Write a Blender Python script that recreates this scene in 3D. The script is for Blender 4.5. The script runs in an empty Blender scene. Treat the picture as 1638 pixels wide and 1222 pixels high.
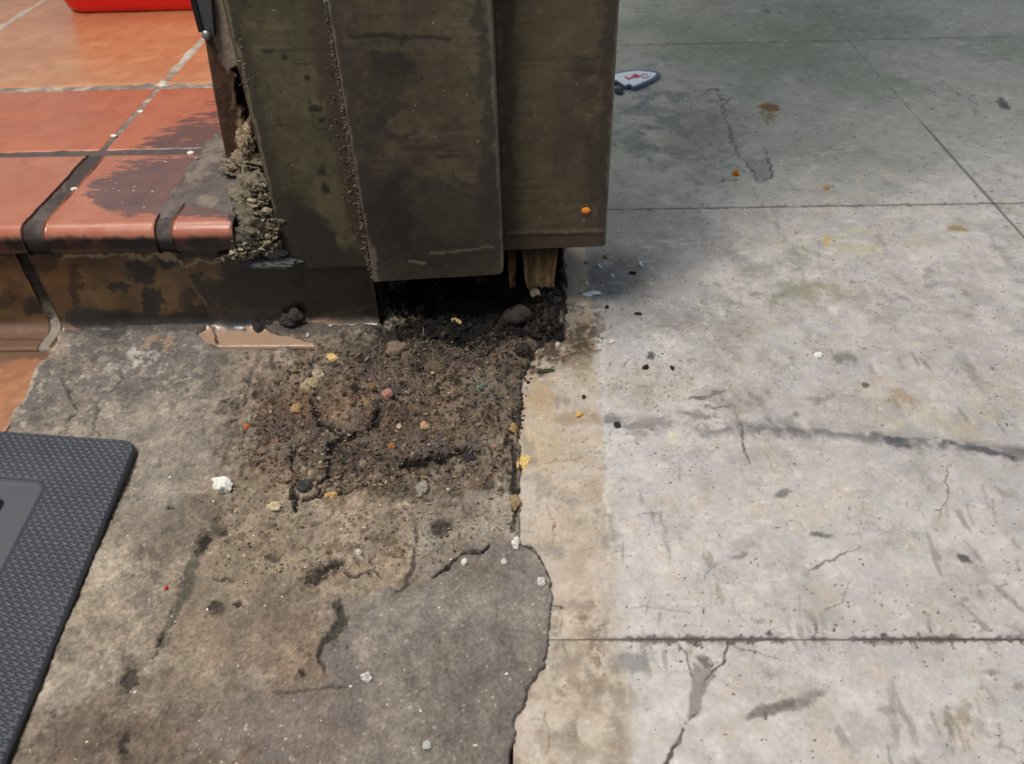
import bpy, math, random
import numpy as np
from mathutils import Matrix, Vector

# ------------------------------------------------------------------ camera geometry
FPX, CX, CY, CAMH = 1290.0, 819.0, 611.0, 0.60
def unit(v):
    v = np.array(v, float); return v/np.linalg.norm(v)
ZC = -unit((54, 1489, FPX)); YC = np.array((28, -1132, FPX), float)
YC -= ZC*YC.dot(ZC); YC = unit(YC); XC = np.cross(YC, ZC)
def ray(px, py):
    d = np.array((px-CX, py-CY, FPX)); return np.array((XC@d, YC@d, ZC@d))
def on_z(px, py, z=0.0):                      # point of a horizontal surface seen at a photo pixel
    r = ray(px, py); return r*((z-CAMH)/r[2]) + np.array((0, 0, CAMH))
def on_y(px, py, y):                          # point of an upright surface seen at a photo pixel
    r = ray(px, py); return r*(y/r[1]) + np.array((0, 0, CAMH))
def project(P):
    Q = P - np.array((0, 0, CAMH))
    c = Q[..., 0:1]*XC + Q[..., 1:2]*YC + Q[..., 2:3]*ZC
    return c[..., 0]/c[..., 2]*FPX+CX, c[..., 1]/c[..., 2]*FPX+CY

scene = bpy.context.scene
COL = scene.collection
cam = bpy.data.cameras.new('camera'); cam_o = bpy.data.objects.new('camera', cam); COL.objects.link(cam_o)
right = (XC[0], YC[0], ZC[0]); down = (XC[1], YC[1], ZC[1]); fwd = (XC[2], YC[2], ZC[2])
cam_o.matrix_world = Matrix(((right[0], -down[0], -fwd[0], 0), (right[1], -down[1], -fwd[1], 0),
                             (right[2], -down[2], -fwd[2], CAMH), (0, 0, 0, 1)))
cam.sensor_fit = 'HORIZONTAL'; cam.sensor_width = 36; cam.lens = FPX/1638*36
cam.clip_start = 0.02; cam.clip_end = 50
cam.dof.use_dof = True; cam.dof.focus_distance = 0.86; cam.dof.aperture_fstop = 9.0
scene.camera = cam_o

# ------------------------------------------------------------------ world and lamps
w = bpy.data.worlds.new('world'); scene.world = w; w.use_nodes = True
bg = w.node_tree.nodes['Background']
bg.inputs[0].default_value = (0.78, 0.89, 1.0, 1); bg.inputs[1].default_value = 0.30
def area(name, loc, target, size, power, color):
    l = bpy.data.lights.new(name, 'AREA'); l.shape = 'RECTANGLE'; l.size = size[0]; l.size_y = size[1]
    l.energy = power; l.color = color
    o = bpy.data.objects.new(name, l); COL.objects.link(o); o.location = loc
    o.rotation_euler = (Vector(target)-Vector(loc)).to_track_quat('-Z', 'Y').to_euler()
    return o
area('ceiling_lamp', (-0.70, 0.15, 2.15), (0.0, 0.55, 0), (0.7, 0.5), 48, (1.0, 0.95, 0.89))
area('kitchen_lamp', (-1.4, 1.55, 2.4), (-0.8, 1.0, 0), (1.6, 0.35), 18, (1.0, 0.93, 0.84))
area('cool_fill', (2.4, 1.2, 2.4), (0.6, 1.2, 0), (1.2, 0.6), 8, (0.80, 0.90, 1.0))  # unseen fill, added for the cool tint in the post's shadow
vs = scene.view_settings
scene.display_settings.display_device = 'sRGB'
vs.view_transform = 'Standard'; vs.look = 'None'; vs.gamma = 1; vs.use_curve_mapping = False; vs.exposure = 0.0

# ------------------------------------------------------------------ noise
RS = np.random.RandomState(7); TAB = RS.rand(256, 256).astype(np.float32)
def vn(x, y):
    xi = np.floor(x); yi = np.floor(y); fx = (x-xi).astype(np.float32); fy = (y-yi).astype(np.float32)
    xi = xi.astype(np.int32) & 255; yi = yi.astype(np.int32) & 255
    x1 = (xi+1) & 255; y1 = (yi+1) & 255
    fx = fx*fx*(3-2*fx); fy = fy*fy*(3-2*fy)
    a = TAB[yi, xi]; b = TAB[yi, x1]; c = TAB[y1, xi]; d = TAB[y1, x1]
    return (a+(b-a)*fx)*(1-fy)+(c+(d-c)*fx)*fy
def fbm(a, b, size, octv=4, seed=0, gain=0.6):      # about -1..1; size = size of the largest blots in metres
    x = a/size+seed*17.31+5.2; y = b/size+seed*9.77+3.1
    s = 0; amp = 1; tot = 0
    for _ in range(octv):
        s = s+amp*(vn(x, y)*2-1); tot += amp; amp *= gain
        x, y = x*1.62-y*1.22+11.3, x*1.22+y*1.62+7.9
    return s/tot*1.9
def worley(a, b, size, seed=0):                     # distance to nearest cell point, random value of the cell
    x = a/size+seed*3.7; y = b/size+seed*5.3; xi = np.floor(x); yi = np.floor(y)
    best = np.full(x.shape, 9., np.float32); cid = np.zeros(x.shape, np.float32)
    for dx in (-1, 0, 1):
        for dy in (-1, 0, 1):
            cx = xi+dx; cy = yi+dy; ix = cx.astype(np.int32) & 255; iy = cy.astype(np.int32) & 255
            px = cx+TAB[iy, ix]; py = cy+TAB[ix, iy]; d = np.hypot(px-x, py-y)
            m = d < best; best = np.where(m, d, best); cid = np.where(m, TAB[(iy+71) & 255, (ix*3+13) & 255], cid)
    return best, cid
def sstep(e0, e1, x):
    t = np.clip((x-e0)/(e1-e0+1e-12), 0, 1); return t*t*(3-2*t)
def srgb(c):
    c = np.clip(np.asarray(c, float)/255, 0, 1)
    return np.where(c <= 0.04045, c/12.92, ((c+0.055)/1.055)**2.4)

class Surf:
    """colour, height and roughness of a surface; a,b = metres along it; features are located from the photo"""
    def __init__(s, a, b, P):
        s.shape = a.shape; s.a = a.ravel(); s.b = b.ravel(); s.P = P.reshape(-1, 3)
        s.U, s.V = project(s.P); n = s.a.size
        s.c = np.zeros((n, 3), np.float32); s.h = np.zeros(n, np.float32)
        s.wa = fbm(s.a, s.b, .014, 5, 1); s.wb = fbm(s.a, s.b, .014, 5, 2); s.fine = fbm(s.a, s.b, .004, 3, 3)
        s.big = fbm(s.a, s.b, .09, 4, 4); s.mid = fbm(s.a, s.b, .03, 4, 5)
        s.UW = s.U; s.VW = s.V; s.wob(0)
    def wob(s, k): s.UW = s.U+k*s.wa; s.VW = s.V+k*s.wb; return s
    def n(s, size, o=4, seed=0, sx=1, sy=1): return fbm(s.a*sx, s.b*sy, size, o, seed)
    def base(s, *cols_w):
        s.c[:] = cols_w[0]
        for i, c in enumerate(cols_w[1:]):
            m = sstep(-.1, .7, fbm(s.a, s.b, (.06, .02, .035, .01)[i % 4], 4, 20+i)); s.paint(m, c, .8)
    def paint(s, m, col, al=1.0):
        m = (m*al)[:, None]; s.c = s.c*(1-m)+np.array(col, np.float32)*m
    def mottle(s, k, sizes=(.02, .008, .0035)):
        f = sum(fbm(s.a, s.b, z, 4, 200+i) for i, z in enumerate(sizes))/len(sizes); s.c = s.c*(1+k*f)[:, None]
    def mul(s, m, f): s.c = s.c*(1+(f-1)*m[:, None])
    def ell(s, cx, cy, rx, ry, rot=0, soft=.3, rough=.25):
        r = math.radians(rot); dx = s.UW-cx; dy = s.VW-cy
        x = (dx*math.cos(r)+dy*math.sin(r))/rx; y = (-dx*math.sin(r)+dy*math.cos(r))/ry
        d = np.hypot(x, y)+rough*s.wa*.6+rough*s.fine*.4
        return 1-sstep(1-soft, 1+soft, d)
    def line(s, pts, w, soft=1.0, w2=None, taper=False):
        m = np.zeros_like(s.U); xs = [p[0] for p in pts]; ys = [p[1] for p in pts]; pad = (w+soft)*2+14
        k = np.nonzero((s.U > min(xs)-pad) & (s.U < max(xs)+pad) & (s.V > min(ys)-pad) & (s.V < max(ys)+pad))[0]
        if not k.size: return m
        u = s.UW[k]; v = s.VW[k]; best = np.full(k.size, 1e9); n = len(pts)-1; tt = np.zeros(k.size)
        for i in range(n):
            (x0, y0), (x1, y1) = pts[i], pts[i+1]; dx = x1-x0; dy = y1-y0
            t = np.clip(((u-x0)*dx+(v-y0)*dy)/(dx*dx+dy*dy+1e-9), 0, 1)
            d = np.hypot(u-x0-t*dx, v-y0-t*dy); q = d < best; best = np.where(q, d, best); tt = np.where(q, (i+t)/n, tt)
        ww = w if w2 is None else w+(w2-w)*tt
        if taper: ww = ww*np.clip(np.minimum(tt, 1-tt)*7, .05, 1)**.6*(1+.55*s.mid[k]); ww = np.maximum(ww, .25)
        m[k] = 1-sstep(ww-soft*.5, ww+soft, best*(1+.25*s.fine[k])); return m
    def poly(s, pts, soft=2):
        u = s.UW; v = s.VW; ins = np.zeros(u.shape, bool); best = np.full(u.shape, 1e9)
        for i in range(len(pts)):
            (x0, y0), (x1, y1) = pts[i-1], pts[i]; dx = x1-x0; dy = y1-y0
            t = np.clip(((u-x0)*dx+(v-y0)*dy)/(dx*dx+dy*dy+1e-9), 0, 1)
            best = np.minimum(best, np.hypot(u-x0-t*dx, v-y0-t*dy))
            if y0 != y1:
                c = ((y0 > v) != (y1 > v)) & (u < (x1-x0)*(v-y0)/(y1-y0)+x0); ins ^= c
        return sstep(-soft, soft, np.where(ins, best, -best))
    def crack(s, pts, w, depth=0.001, col=(38, 32, 28), al=.9, wob=5, w2=None):
        s.wob(wob); m = s.line(pts, w*.75, w*.6+.5, w2, True)*sstep(-.9, .0, s.mid*.6+s.fine*.6+.25); s.paint(m, col, al); s.h -= m*depth; s.wob(0); return m

# ------------------------------------------------------------------ mesh helpers
def put(o, parent=None):
    COL.objects.link(o)
    if parent is not None: o.parent = parent
    return o
def tag(o, label=None, cat=None, group=None, kind=None):
    if label: o['label'] = label
    if cat: o['category'] = cat
    if group: o['group'] = group
    if kind: o['kind'] = kind
    return o
def empty(name, loc):
    o = bpy.data.objects.new(name, None); o.empty_display_size = .05; o.location = loc; COL.objects.link(o); return o
def raw_mesh(name, verts, quads, col, mat, parent=None, ngons=(), smooth=True, tris=()):
    verts = np.asarray(verts, np.float32).reshape(-1, 3)
    loc = np.array(parent.location) if parent is not None else np.zeros(3)
    me = bpy.data.meshes.new(name)
    me.vertices.add(len(verts)); me.vertices.foreach_set('co', (verts-loc).astype(np.float32).ravel())
    quads = np.asarray(quads, np.int32).reshape(-1, 4); tris = np.asarray(tris, np.int32).reshape(-1, 3)
    loops = np.concatenate([quads.ravel(), tris.ravel()]+[np.asarray(g, np.int32) for g in ngons])
    tot = np.concatenate([np.full(len(quads), 4), np.full(len(tris), 3), np.array([len(g) for g in ngons], int)]).astype(np.int32)
    start = np.concatenate([[0], np.cumsum(tot)[:-1]]).astype(np.int32)
    me.loops.add(len(loops)); me.loops.foreach_set('vertex_index', loops)
    me.polygons.add(len(tot)); me.polygons.foreach_set('loop_start', start); me.polygons.foreach_set('loop_total', tot)
    me.polygons.foreach_set('use_smooth', np.full(len(tot), smooth))
    me.update(calc_edges=True)
    if col is not None:
        at = me.color_attributes.new('col', 'FLOAT_COLOR', 'POINT')
        c4 = np.ones((len(verts), 4), np.float32); c4[:, :3] = srgb(np.asarray(col).reshape(-1, 3)) if np.ndim(col) > 1 else srgb(col)
        at.data.foreach_set('color', c4.ravel())
    me.materials.append(mat)
    return put(bpy.data.objects.new(name, me), parent)
def grid_quads(nv, nu, off=0):
    i = np.arange(nv*nu).reshape(nv, nu)+off
    return np.stack([i[:-1, :-1], i[:-1, 1:], i[1:, 1:], i[1:, :-1]], -1).reshape(-1, 4)
def grid_solid(name, P, col, depth, mat, parent=None):
    """P (nv,nu,3): face seen; depth = vector to the back face. Orientation: u x v points outwards."""
    nv, nu = P.shape[:2]; V = P.reshape(-1, 3); C = np.asarray(col).reshape(-1, 3)
    idx = np.arange(nv*nu).reshape(nv, nu)
    ring = np.concatenate([idx[0, :], idx[1:, -1], idx[-1, -2::-1], idx[-2:0:-1, 0]])
    n = len(ring); o = nv*nu
    top = V[ring]; bot = top.copy(); d = np.array(depth, float)
    ax = int(np.argmax(np.abs(d))); mean = V[:, ax].mean()
    bot = bot+d; bot[:, ax] = mean+d[ax]
    k = np.arange(n); k2 = (k+1) % n
    sk = np.stack([o+k, o+n+k, o+n+k2, o+k2], -1)
    return raw_mesh(name, np.concatenate([V, top, bot]), np.concatenate([grid_quads(nv, nu), sk]),
                    np.concatenate([C, C[ring], C[ring]*.8]), mat, parent, ngons=[(o+n+k)[::-1]])
def axis(*segs):                                   # (start, end, step) pieces -> coordinates
    out = []
    for a, b, st in segs:
        n = max(1, int(round((b-a)/st))); out += list(np.linspace(a, b, n, endpoint=False))
    out.append(segs[-1][1]); return np.array(out)
def edge_round(A, B, r, skip=()):                  # how far a piece sinks near its edges
    h = np.zeros(A.shape)
    for nme, d in (('x0', A-A.min()), ('x1', A.max()-A), ('y0', B-B.min()), ('y1', B.max()-B)):
        if nme in skip: continue
        q = np.clip(1-d/r, 0, 1); h = np.maximum(h, r*(1-np.sqrt(1-q*q)))
    return h
def flat_piece(name, xs, ys, z, painter, mat, parent, thick=.012, r=.0012, skip=()):
    X, Y = np.meshgrid(xs, ys); P = np.stack([X, Y, np.full_like(X, z)], -1)
    s = Surf(X, Y, P); painter(s)
    P[..., 2] += s.h.reshape(X.shape)-edge_round(X, Y, r, skip)
    o = grid_solid(name, P, s.c, (0, 0, -thick), mat, parent)
    return o, X, Y, P
def wall_piece(name, xs, zs, y, painter, mat, parent, thick=.03, r=.0015, skip=()):
    X, Z = np.meshgrid(xs, zs); P = np.stack([X, np.full_like(X, y), Z], -1)
    s = Surf(X, Z, P); painter(s)
    P[..., 1] -= s.h.reshape(X.shape)-edge_round(X, Z, r, skip)
    return grid_solid(name, P, s.c, (0, thick, 0), mat, parent)
def profile_piece(name, xs, prof, painter, mat, parent):
    """closed profile (y,z), counter-clockwise seen from -x side, swept along x"""
    pr = np.array(prof); prc = np.concatenate([pr, pr[:1]]); L = np.concatenate([[0], np.cumsum(np.hypot(*np.diff(prc, axis=0).T))])
    X, S = np.meshgrid(xs, L[:-1]); n = len(pr); nu = len(xs)
    P = np.stack([X, np.repeat(pr[:, 0:1], nu, 1), np.repeat(pr[:, 1:2], nu, 1)], -1)
    s = Surf(X, S, P); painter(s)
    t = np.roll(pr, -1, 0)-np.roll(pr, 1, 0); nn = np.stack([-t[:, 1], t[:, 0]], -1); nn /= np.linalg.norm(nn, axis=1)[:, None]+1e-9
    er = np.zeros(X.shape); q = np.clip(1-np.minimum(X-X.min(), X.max()-X)/.003, 0, 1); er = .002*(1-np.sqrt(1-q*q))
    H = s.h.reshape(X.shape)-er
    P[..., 1] += nn[:, 0:1]*H; P[..., 2] += nn[:, 1:2]*H
    i = np.arange(n*nu).reshape(n, nu); j = np.roll(i, -1, 0)
    q = np.stack([i[:, :-1], j[:, :-1], j[:, 1:], i[:, 1:]], -1).reshape(-1, 4)
    return raw_mesh(name, P, q, s.c, mat, parent, ngons=[i[:, 0], i[::-1, -1]])
def dense(pts, step):
    out = []
    for (a, b), (c, d) in zip(pts[:-1], pts[1:]):
        n = max(1, int(math.hypot(c-a, d-b)/step)); out += [(a+(c-a)*t/n, b+(d-b)*t/n) for t in range(n)]
    out.append(pts[-1]); return out
def arc(cy, cz, r, a0, a1, n=10):
    return [(cy+r*math.cos(math.radians(a0+(a1-a0)*i/n)), cz+r*math.sin(math.radians(a0+(a1-a0)*i/n))) for i in range(n+1)]

# ------------------------------------------------------------------ materials
def material(name, rough=.8, grain=.12, gsize=900, bump=.3, bdist=.0006, spec=.4, color=None, rvar=.0, bsize=None):
    m = bpy.data.materials.new(name); m.use_nodes = True; nt = m.node_tree; N = nt.nodes; L = nt.links
    b = N['Principled BSDF']
    if name == 'glazed_quarry_tile': b.inputs['Coat Weight'].default_value = .45; b.inputs['Coat Roughness'].default_value = .26
    b.inputs['Roughness'].default_value = rough; b.inputs['Specular IOR Level'].default_value = spec
    tc = N.new('ShaderNodeTexCoord')
    no = N.new('ShaderNodeTexNoise'); no.inputs['Scale'].default_value = gsize; no.inputs['Detail'].default_value = 8; no.inputs['Roughness'].default_value = .65
    L.new(tc.outputs['Object'], no.inputs['Vector'])
    mr = N.new('ShaderNodeMapRange'); mr.inputs['From Min'].default_value = .3; mr.inputs['From Max'].default_value = .7
    mr.inputs['To Min'].default_value = 1-grain; mr.inputs['To Max'].default_value = 1+grain
    L.new(no.outputs['Fac'], mr.inputs['Value'])
    mx = N.new('ShaderNodeVectorMath'); mx.operation = 'SCALE'
    if color is None:
        at = N.new('ShaderNodeAttribute'); at.attribute_name = 'col'; L.new(at.outputs['Color'], mx.inputs[0])
    else:
        c = srgb(color); mx.inputs[0].default_value = tuple(c)
    L.new(mr.outputs['Result'], mx.inputs['Scale']); L.new(mx.outputs['Vector'], b.inputs['Base Color'])
    nb = N.new('ShaderNodeTexNoise'); nb.inputs['Scale'].default_value = bsize or gsize*.6; nb.inputs['Detail'].default_value = 6
    L.new(tc.outputs['Object'], nb.inputs['Vector'])
    bp = N.new('ShaderNodeBump'); bp.inputs['Strength'].default_value = bump; bp.inputs['Distance'].default_value = bdist
    L.new(nb.outputs['Fac'], bp.inputs['Height']); L.new(bp.outputs['Normal'], b.inputs['Normal'])
    if rvar:
        r2 = N.new('ShaderNodeMapRange'); r2.inputs['From Min'].default_value = .3; r2.inputs['From Max'].default_value = .7
        r2.inputs['To Min'].default_value = rough-rvar; r2.inputs['To Max'].default_value = rough+rvar
        n3 = N.new('ShaderNodeTexNoise'); n3.inputs['Scale'].default_value = 60; n3.inputs['Detail'].default_value = 5
        L.new(tc.outputs['Object'], n3.inputs['Vector']); L.new(n3.outputs['Fac'], r2.inputs['Value']); L.new(r2.outputs['Result'], b.inputs['Roughness'])
    return m
M_SLAB = material('worn_painted_concrete', .62, .09, 260, .3, .0006, .35, rvar=.12)
M_STONE = material('weathered_stone', .85, .30, 320, 1.0, .0025, .3, bsize=260)
M_QUARRY = material('glazed_quarry_tile', .33, .05, 500, .12, .0003, .5, rvar=.12)
M_GROUT = material('gritty_grout', .9, .2, 900, .8, .001, .2)
M_METAL = material('painted_sheet_metal', .5, .16, 160, .25, .0004, .4, rvar=.14)
M_WOOD = material('rotten_timber', .85, .25, 500, .7, .001, .2)
M_RUBBER = material('black_rubber', .5, .06, 1200, .15, .0002, .45)
M_DEBRIS = material('loose_debris', .85, .32, 420, .9, .0008, .2)
M_BED = material('dark_bed', .95, .2, 300, .5, .001, .1, color=(38, 34, 30))
M_RED = material('red_plastic', .35, .02, 200, .03, .0002, .5, color=(226, 22, 14))
M_STEEL = material('dull_steel', .4, .08, 400, .1, .0002, .5)
M_STEEL.node_tree.nodes['Principled BSDF'].inputs['Metallic'].default_value = .7
M_SIGN = material('printed_plastic', .35, .03, 400, .05, .0001, .5)

# ------------------------------------------------------------------ floor
GAP = .0011
floor = raw_mesh('floor', [(-2.6, -1.2, -.03), (3.2, -1.2, -.03), (3.2, 4.5, -.03), (-2.6, 4.5, -.03)], [(0, 1, 2, 3)], (38, 34, 30), M_BED)
tag(floor, 'worn interior floor of pale concrete slabs, stone and tiles', 'floor', kind='structure')
raw_mesh('slab_bed', [(-.02, -1.2, -.0012), (3.2, -1.2, -.0012), (3.2, 4.5, -.0012), (-.02, 4.5, -.0012)], [(0, 1, 2, 3)], (112, 106, 100), M_GROUT, floor)

def slab_paint(s):
    a, b = s.a, s.b; U, V = s.U, s.V
    s.base((196, 188, 182), (186, 178, 172), (204, 195, 188), (190, 184, 182))
    s.paint(sstep(-.1, .8, s.n(.05, 5, 31)), (214, 208, 200), .45)
    s.paint(sstep(.0, .9, s.n(.035, 6, 32)), (160, 154, 148), .45)
    s.paint(sstep(.25, .9, s.n(.025, 5, 33)), (196, 176, 150), .3)
    # greenish grey further back, dimmer light and olive reflection put into the colour
    far = sstep(1.0, 1.25, b+.05*s.big-.25*np.clip(a-.25, 0, .6)); s.paint(far, (158, 160, 150), .7)
    s.paint(far*sstep(-.2, .8, s.n(.2, 4, 34)), (134, 140, 126), .6)
    # grime and painted-in post shadow spreading from the foot of the post
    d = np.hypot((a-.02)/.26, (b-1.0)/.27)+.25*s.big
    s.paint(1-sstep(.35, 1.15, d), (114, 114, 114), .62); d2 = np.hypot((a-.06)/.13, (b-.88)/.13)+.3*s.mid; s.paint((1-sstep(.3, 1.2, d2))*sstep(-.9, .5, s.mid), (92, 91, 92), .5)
    s.paint(s.ell(1060, 205, 85, 70, 30, .8, .9)*sstep(-.5, .6, s.n(.03, 4, 35)), (92, 96, 106), .6)
    s.paint(s.ell(1130, 210, 60, 50, 0, .5, .8), (128, 128, 116), .5)
    s.paint(s.ell(1230, 50, 200, 55, 0, .6, .4), (118, 122, 104), .35)
    s.wob(14)
    for (x, y, rx, ry, c, al) in ((1300, 470, 60, 22, (150, 146, 122), .7), (1240, 450, 50, 26, (140, 138, 124), .6),
            (1180, 540, 70, 30, (158, 152, 134), .5), (1350, 395, 110, 22, (190, 182, 150), .6), (1500, 650, 120, 50, (206, 190, 160), .5),
            (1290, 415, 40, 18, (132, 132, 128), .6), (1080, 470, 60, 34, (160, 158, 154), .5), (1180, 585, 60, 34, (166, 160, 150), .6),
            (1000, 640, 50, 24, (172, 158, 146), .5), (1060, 620, 70, 34, (180, 168, 152), .5)):
        s.paint(s.ell(x, y, rx, ry, 0, .7, .8)*sstep(-.8, .5, s.mid), c, al)
    s.wob(0)
    # tan strip where something once covered the floor
    s.wob(4); xb = .068+.004*s.mid
    tan = (1-sstep(-.004, .005, a-xb))*(.75+.25*sstep(-.5, .5, s.mid))
    s.paint(tan, (188, 171, 152), .72)
    s.paint(tan*sstep(-.1, .8, s.n(.03, 4, 41)), (172, 152, 126), .5)
    s.paint(tan*sstep(0, .9, s.n(.018, 4, 42)), (202, 186, 166), .5)
    s.paint(tan*s.ell(935, 550, 60, 45, 0, .6, .5), (118, 96, 70), .75)
    s.paint(tan*s.ell(862, 632, 24, 26, 0, .6, .8), (176, 138, 92), .6)
    s.paint(tan*s.ell(860, 700, 26, 40, 0, .7, .8), (196, 172, 130), .5)
    s.paint(tan*s.ell(925, 670, 34, 9, 0, .6, .5), (150, 122, 92), .6)
    for (x, y, rx, ry) in ((950, 1010, 22, 60), (960, 1060, 20, 60), (900, 1110, 14, 30), (920, 1170, 14, 34), (930, 990, 14, 20), (890, 1000, 8, 40)):
        s.paint(s.ell(x, y, rx, ry, 0, .7, 1.2)*sstep(-.2, .5, s.fine+s.wa), (116, 100, 84), .7)
    s.paint(tan*sstep(900, 1000, s.V)*sstep(.0, .8, s.n(.02, 5, 48)), (128, 112, 96), .55)
    s.paint(s.line([(965, 560), (968, 700), (972, 830), (978, 900)], 3, 3), (212, 206, 196), .45)
    s.wob(0)
    # black grime close to the post foot, with a band of painted shade beside it
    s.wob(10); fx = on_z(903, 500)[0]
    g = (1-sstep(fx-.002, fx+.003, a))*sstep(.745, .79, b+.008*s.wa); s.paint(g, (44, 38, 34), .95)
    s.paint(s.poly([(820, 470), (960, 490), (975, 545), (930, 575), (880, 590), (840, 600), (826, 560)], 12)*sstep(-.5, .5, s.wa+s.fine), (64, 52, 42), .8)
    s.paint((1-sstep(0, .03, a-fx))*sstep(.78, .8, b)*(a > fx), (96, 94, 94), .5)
    s.wob(0)
    # specks
    F, C = worley(a, b, .02, 3); s.paint((1-sstep(.02, .07, F*(1.6-C)))*(C > .8)*sstep(-.1, .4, s.n(.12, 3, 44)), (110, 102, 96), .45)
    near = 1-sstep(.05, .30, np.hypot(a-.11, b-.80)+.12*s.big); F, C = worley(a, b, .007, 5)
    s.paint((1-sstep(.05, .17, F*(1.7-C)))*(C > .6)*near*sstep(-.3, .3, s.mid), (58, 50, 46), .85)
    F, C = worley(a, b, .03, 8); s.paint((1-sstep(.03, .09, F))*(C > .7), (226, 222, 214), .5)
    # web of hairline cracks and scuffs
    bl = s.n(.028, 6, 46); s.paint(sstep(.45, .95, bl)*sstep(-.2, .5, s.n(.15, 3, 47)), (140, 132, 126), .5)
    for q in range(3):
        web = np.abs(s.n(.06-.015*q, 5, 150+q)); s.paint((1-sstep(.0, .022, web))*sstep(.0, .6, s.n(.10, 3, 160+q)), (128, 120, 114), .4)
    web = np.abs(s.n(.045, 4, 50)); s.paint((1-sstep(.0, .028, web))*sstep(-.1, .5, s.n(.11, 3, 51)), (142, 132, 124), .55)
    web = np.abs(s.n(.03, 4, 53)); s.paint((1-sstep(.0, .03, web))*sstep(.15, .6, s.n(.15, 3, 54)), (120, 110, 104), .5)
    sc = s.n(.01, 3, 56, 1, .22); s.paint(sstep(.55, .9, sc)*sstep(0, .6, s.n(.09, 3, 57))*(b < .9), (134, 126, 116), .5)
    sc = s.n(.008, 3, 58, .3, 1); s.paint(sstep(.6, .9, sc)*sstep(0, .6, s.n(.08, 3, 59)), (224, 220, 212), .35)
    # dark rubber streak
    s.wob(5); m = s.line([(975, 676), (1100, 682), (1290, 688), (1400, 698), (1500, 710), (1638, 726), (1760, 742), (2000, 770)], 6, 14)
    s.paint(m*sstep(-.7, .5, s.wa+.6*s.big+.25), (104, 100, 100), .72)
    m = s.line([(1420, 704), (1500, 712), (1640, 730), (1760, 744)], 5, 4); s.paint(m*sstep(-.3, .4, s.mid+.2), (84, 84, 88), .75)
    s.paint(s.line([(1270, 680), (1400, 690), (1540, 706)], 3, 3), (212, 206, 194), .4); s.wob(0)
    # grime along joints
    for yj, k_ in ((.366, 1.), (1.085, .35), (1.804, .15)):
        dj = np.abs(b-yj); m = (1-sstep(.0008, .0032, dj*(1+.8*s.fine)))*sstep(.03, .08, a)*sstep(-.7, .2, s.mid+.3); s.paint(m, (78, 70, 68), .8*min(1, k_+.3))
        m = (1-sstep(.001, .007, dj+.003*s.wa))*sstep(0, .7, s.mid)*sstep(.05, .08, a); s.paint(m, (96, 90, 86), .55*k_)
    m = (1-sstep(.0006, .0025, np.abs(a-.678)))*(1-sstep(1.3, 1.42, b)); s.paint(m, (96, 94, 92), .7)
    # cracks
    C = s.crack
    s.wob(5); s.paint(s.poly([(1110, 1060), (1150, 1075), (1130, 1110), (1112, 1150), (1098, 1150), (1105, 1105)], 3), (134, 126, 118), .8)
    s.paint(s.ell(1128, 1056, 17, 8, 30, .4, .5), (96, 90, 84), .8)
    s.paint(s.ell(1010, 1062, 30, 16, 0, .5, .9), (132, 130, 128), .7); s.wob(0)
    C([(1166, 1026), (1160, 1055), (1140, 1080), (1125, 1100)], 1.6, .0006, (80, 72, 66))
    C([(1088, 1028), (1100, 1065), (1110, 1090)], 1.6, .0006, (98, 90, 84))
    C([(1112, 1140), (1098, 1155), (1085, 1180), (1060, 1226), (1030, 1290)], 2.2, .001, (74, 66, 60))
    C([(1170, 1034), (1210, 1042), (1255, 1056)], 1.2, .0003, (128, 120, 114))
    C([(1300, 1020), (1308, 1000)], 1.4, .0003, (100, 94, 88)); C([(1318, 984), (1345, 960), (1362, 930)], 1, .0003, (136, 126, 116))
    C([(1290, 925), (1310, 905), (1350, 888), (1378, 872)], 1.2, .0003, (118, 112, 106)); C([(1282, 950), (1275, 985)], .9, .0002, (150, 142, 134))
    C([(1185, 690), (1192, 720), (1200, 745)], 1.6, .0005, (86, 82, 78)); C([(1172, 640), (1180, 668), (1190, 700)], 1.2, .0004, (110, 104, 98))
    C([(1228, 722), (1240, 760)], .9, .0002, (150, 144, 138)); C([(1522, 738), (1510, 760), (1518, 790), (1500, 830)], 1.3, .0003, (130, 120, 108))
    C([(1536, 960), (1550, 980), (1580, 1010)], 4, .0003, (132, 122, 110), .6); C([(1590, 935), (1620, 960), (1650, 985)], 5, .0003, (128, 118, 106), .6)
    C([(1605, 995), (1640, 1010), (1680, 1020)], 9, .0002, (146, 138, 130), .6)
    C([(1150, 150), (1158, 175), (1170, 220), (1176, 240), (1190, 252)], 1.5, .0004, (84, 86, 84)); C([(1149, 170), (1172, 158)], 2, .0002, (96, 96, 92))
    C([(1190, 252), (1200, 275), (1212, 288), (1232, 288), (1236, 275), (1230, 258), (1222, 240)], 1.7, .0004, (80, 82, 80))
    s.wob(4); s.paint(s.poly([(1188, 250), (1228, 255), (1234, 272), (1228, 288), (1210, 288)], 5), (116, 118, 112), .45); s.wob(0)
    C([(1128, 146), (1152, 144)], 2, 0, (100, 100, 94)); C([(1152, 288), (1180, 289)], 1.2, 0, (96, 98, 96))
    C([(1505, 140), (1545, 155), (1562, 166), (1558, 178), (1580, 188)], 1.2, .0003, (128, 124, 120)); C([(1548, 160), (1556, 152)], 1.2, .0002, (120, 116, 112))
    C([(870, 800), (884, 835), (888, 860)], 1, .0003, (136, 112, 88)); C([(886, 862), (890, 880)], .9, .0002, (140, 118, 92))
    C([(1015, 826), (1052, 818)], .9, .0002, (120, 116, 112)); C([(1130, 655), (1172, 645)], 2, .0002, (128, 122, 116)); C([(1100, 642), (1165, 622)], 2.2, .0002, (118, 112, 106))
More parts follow.
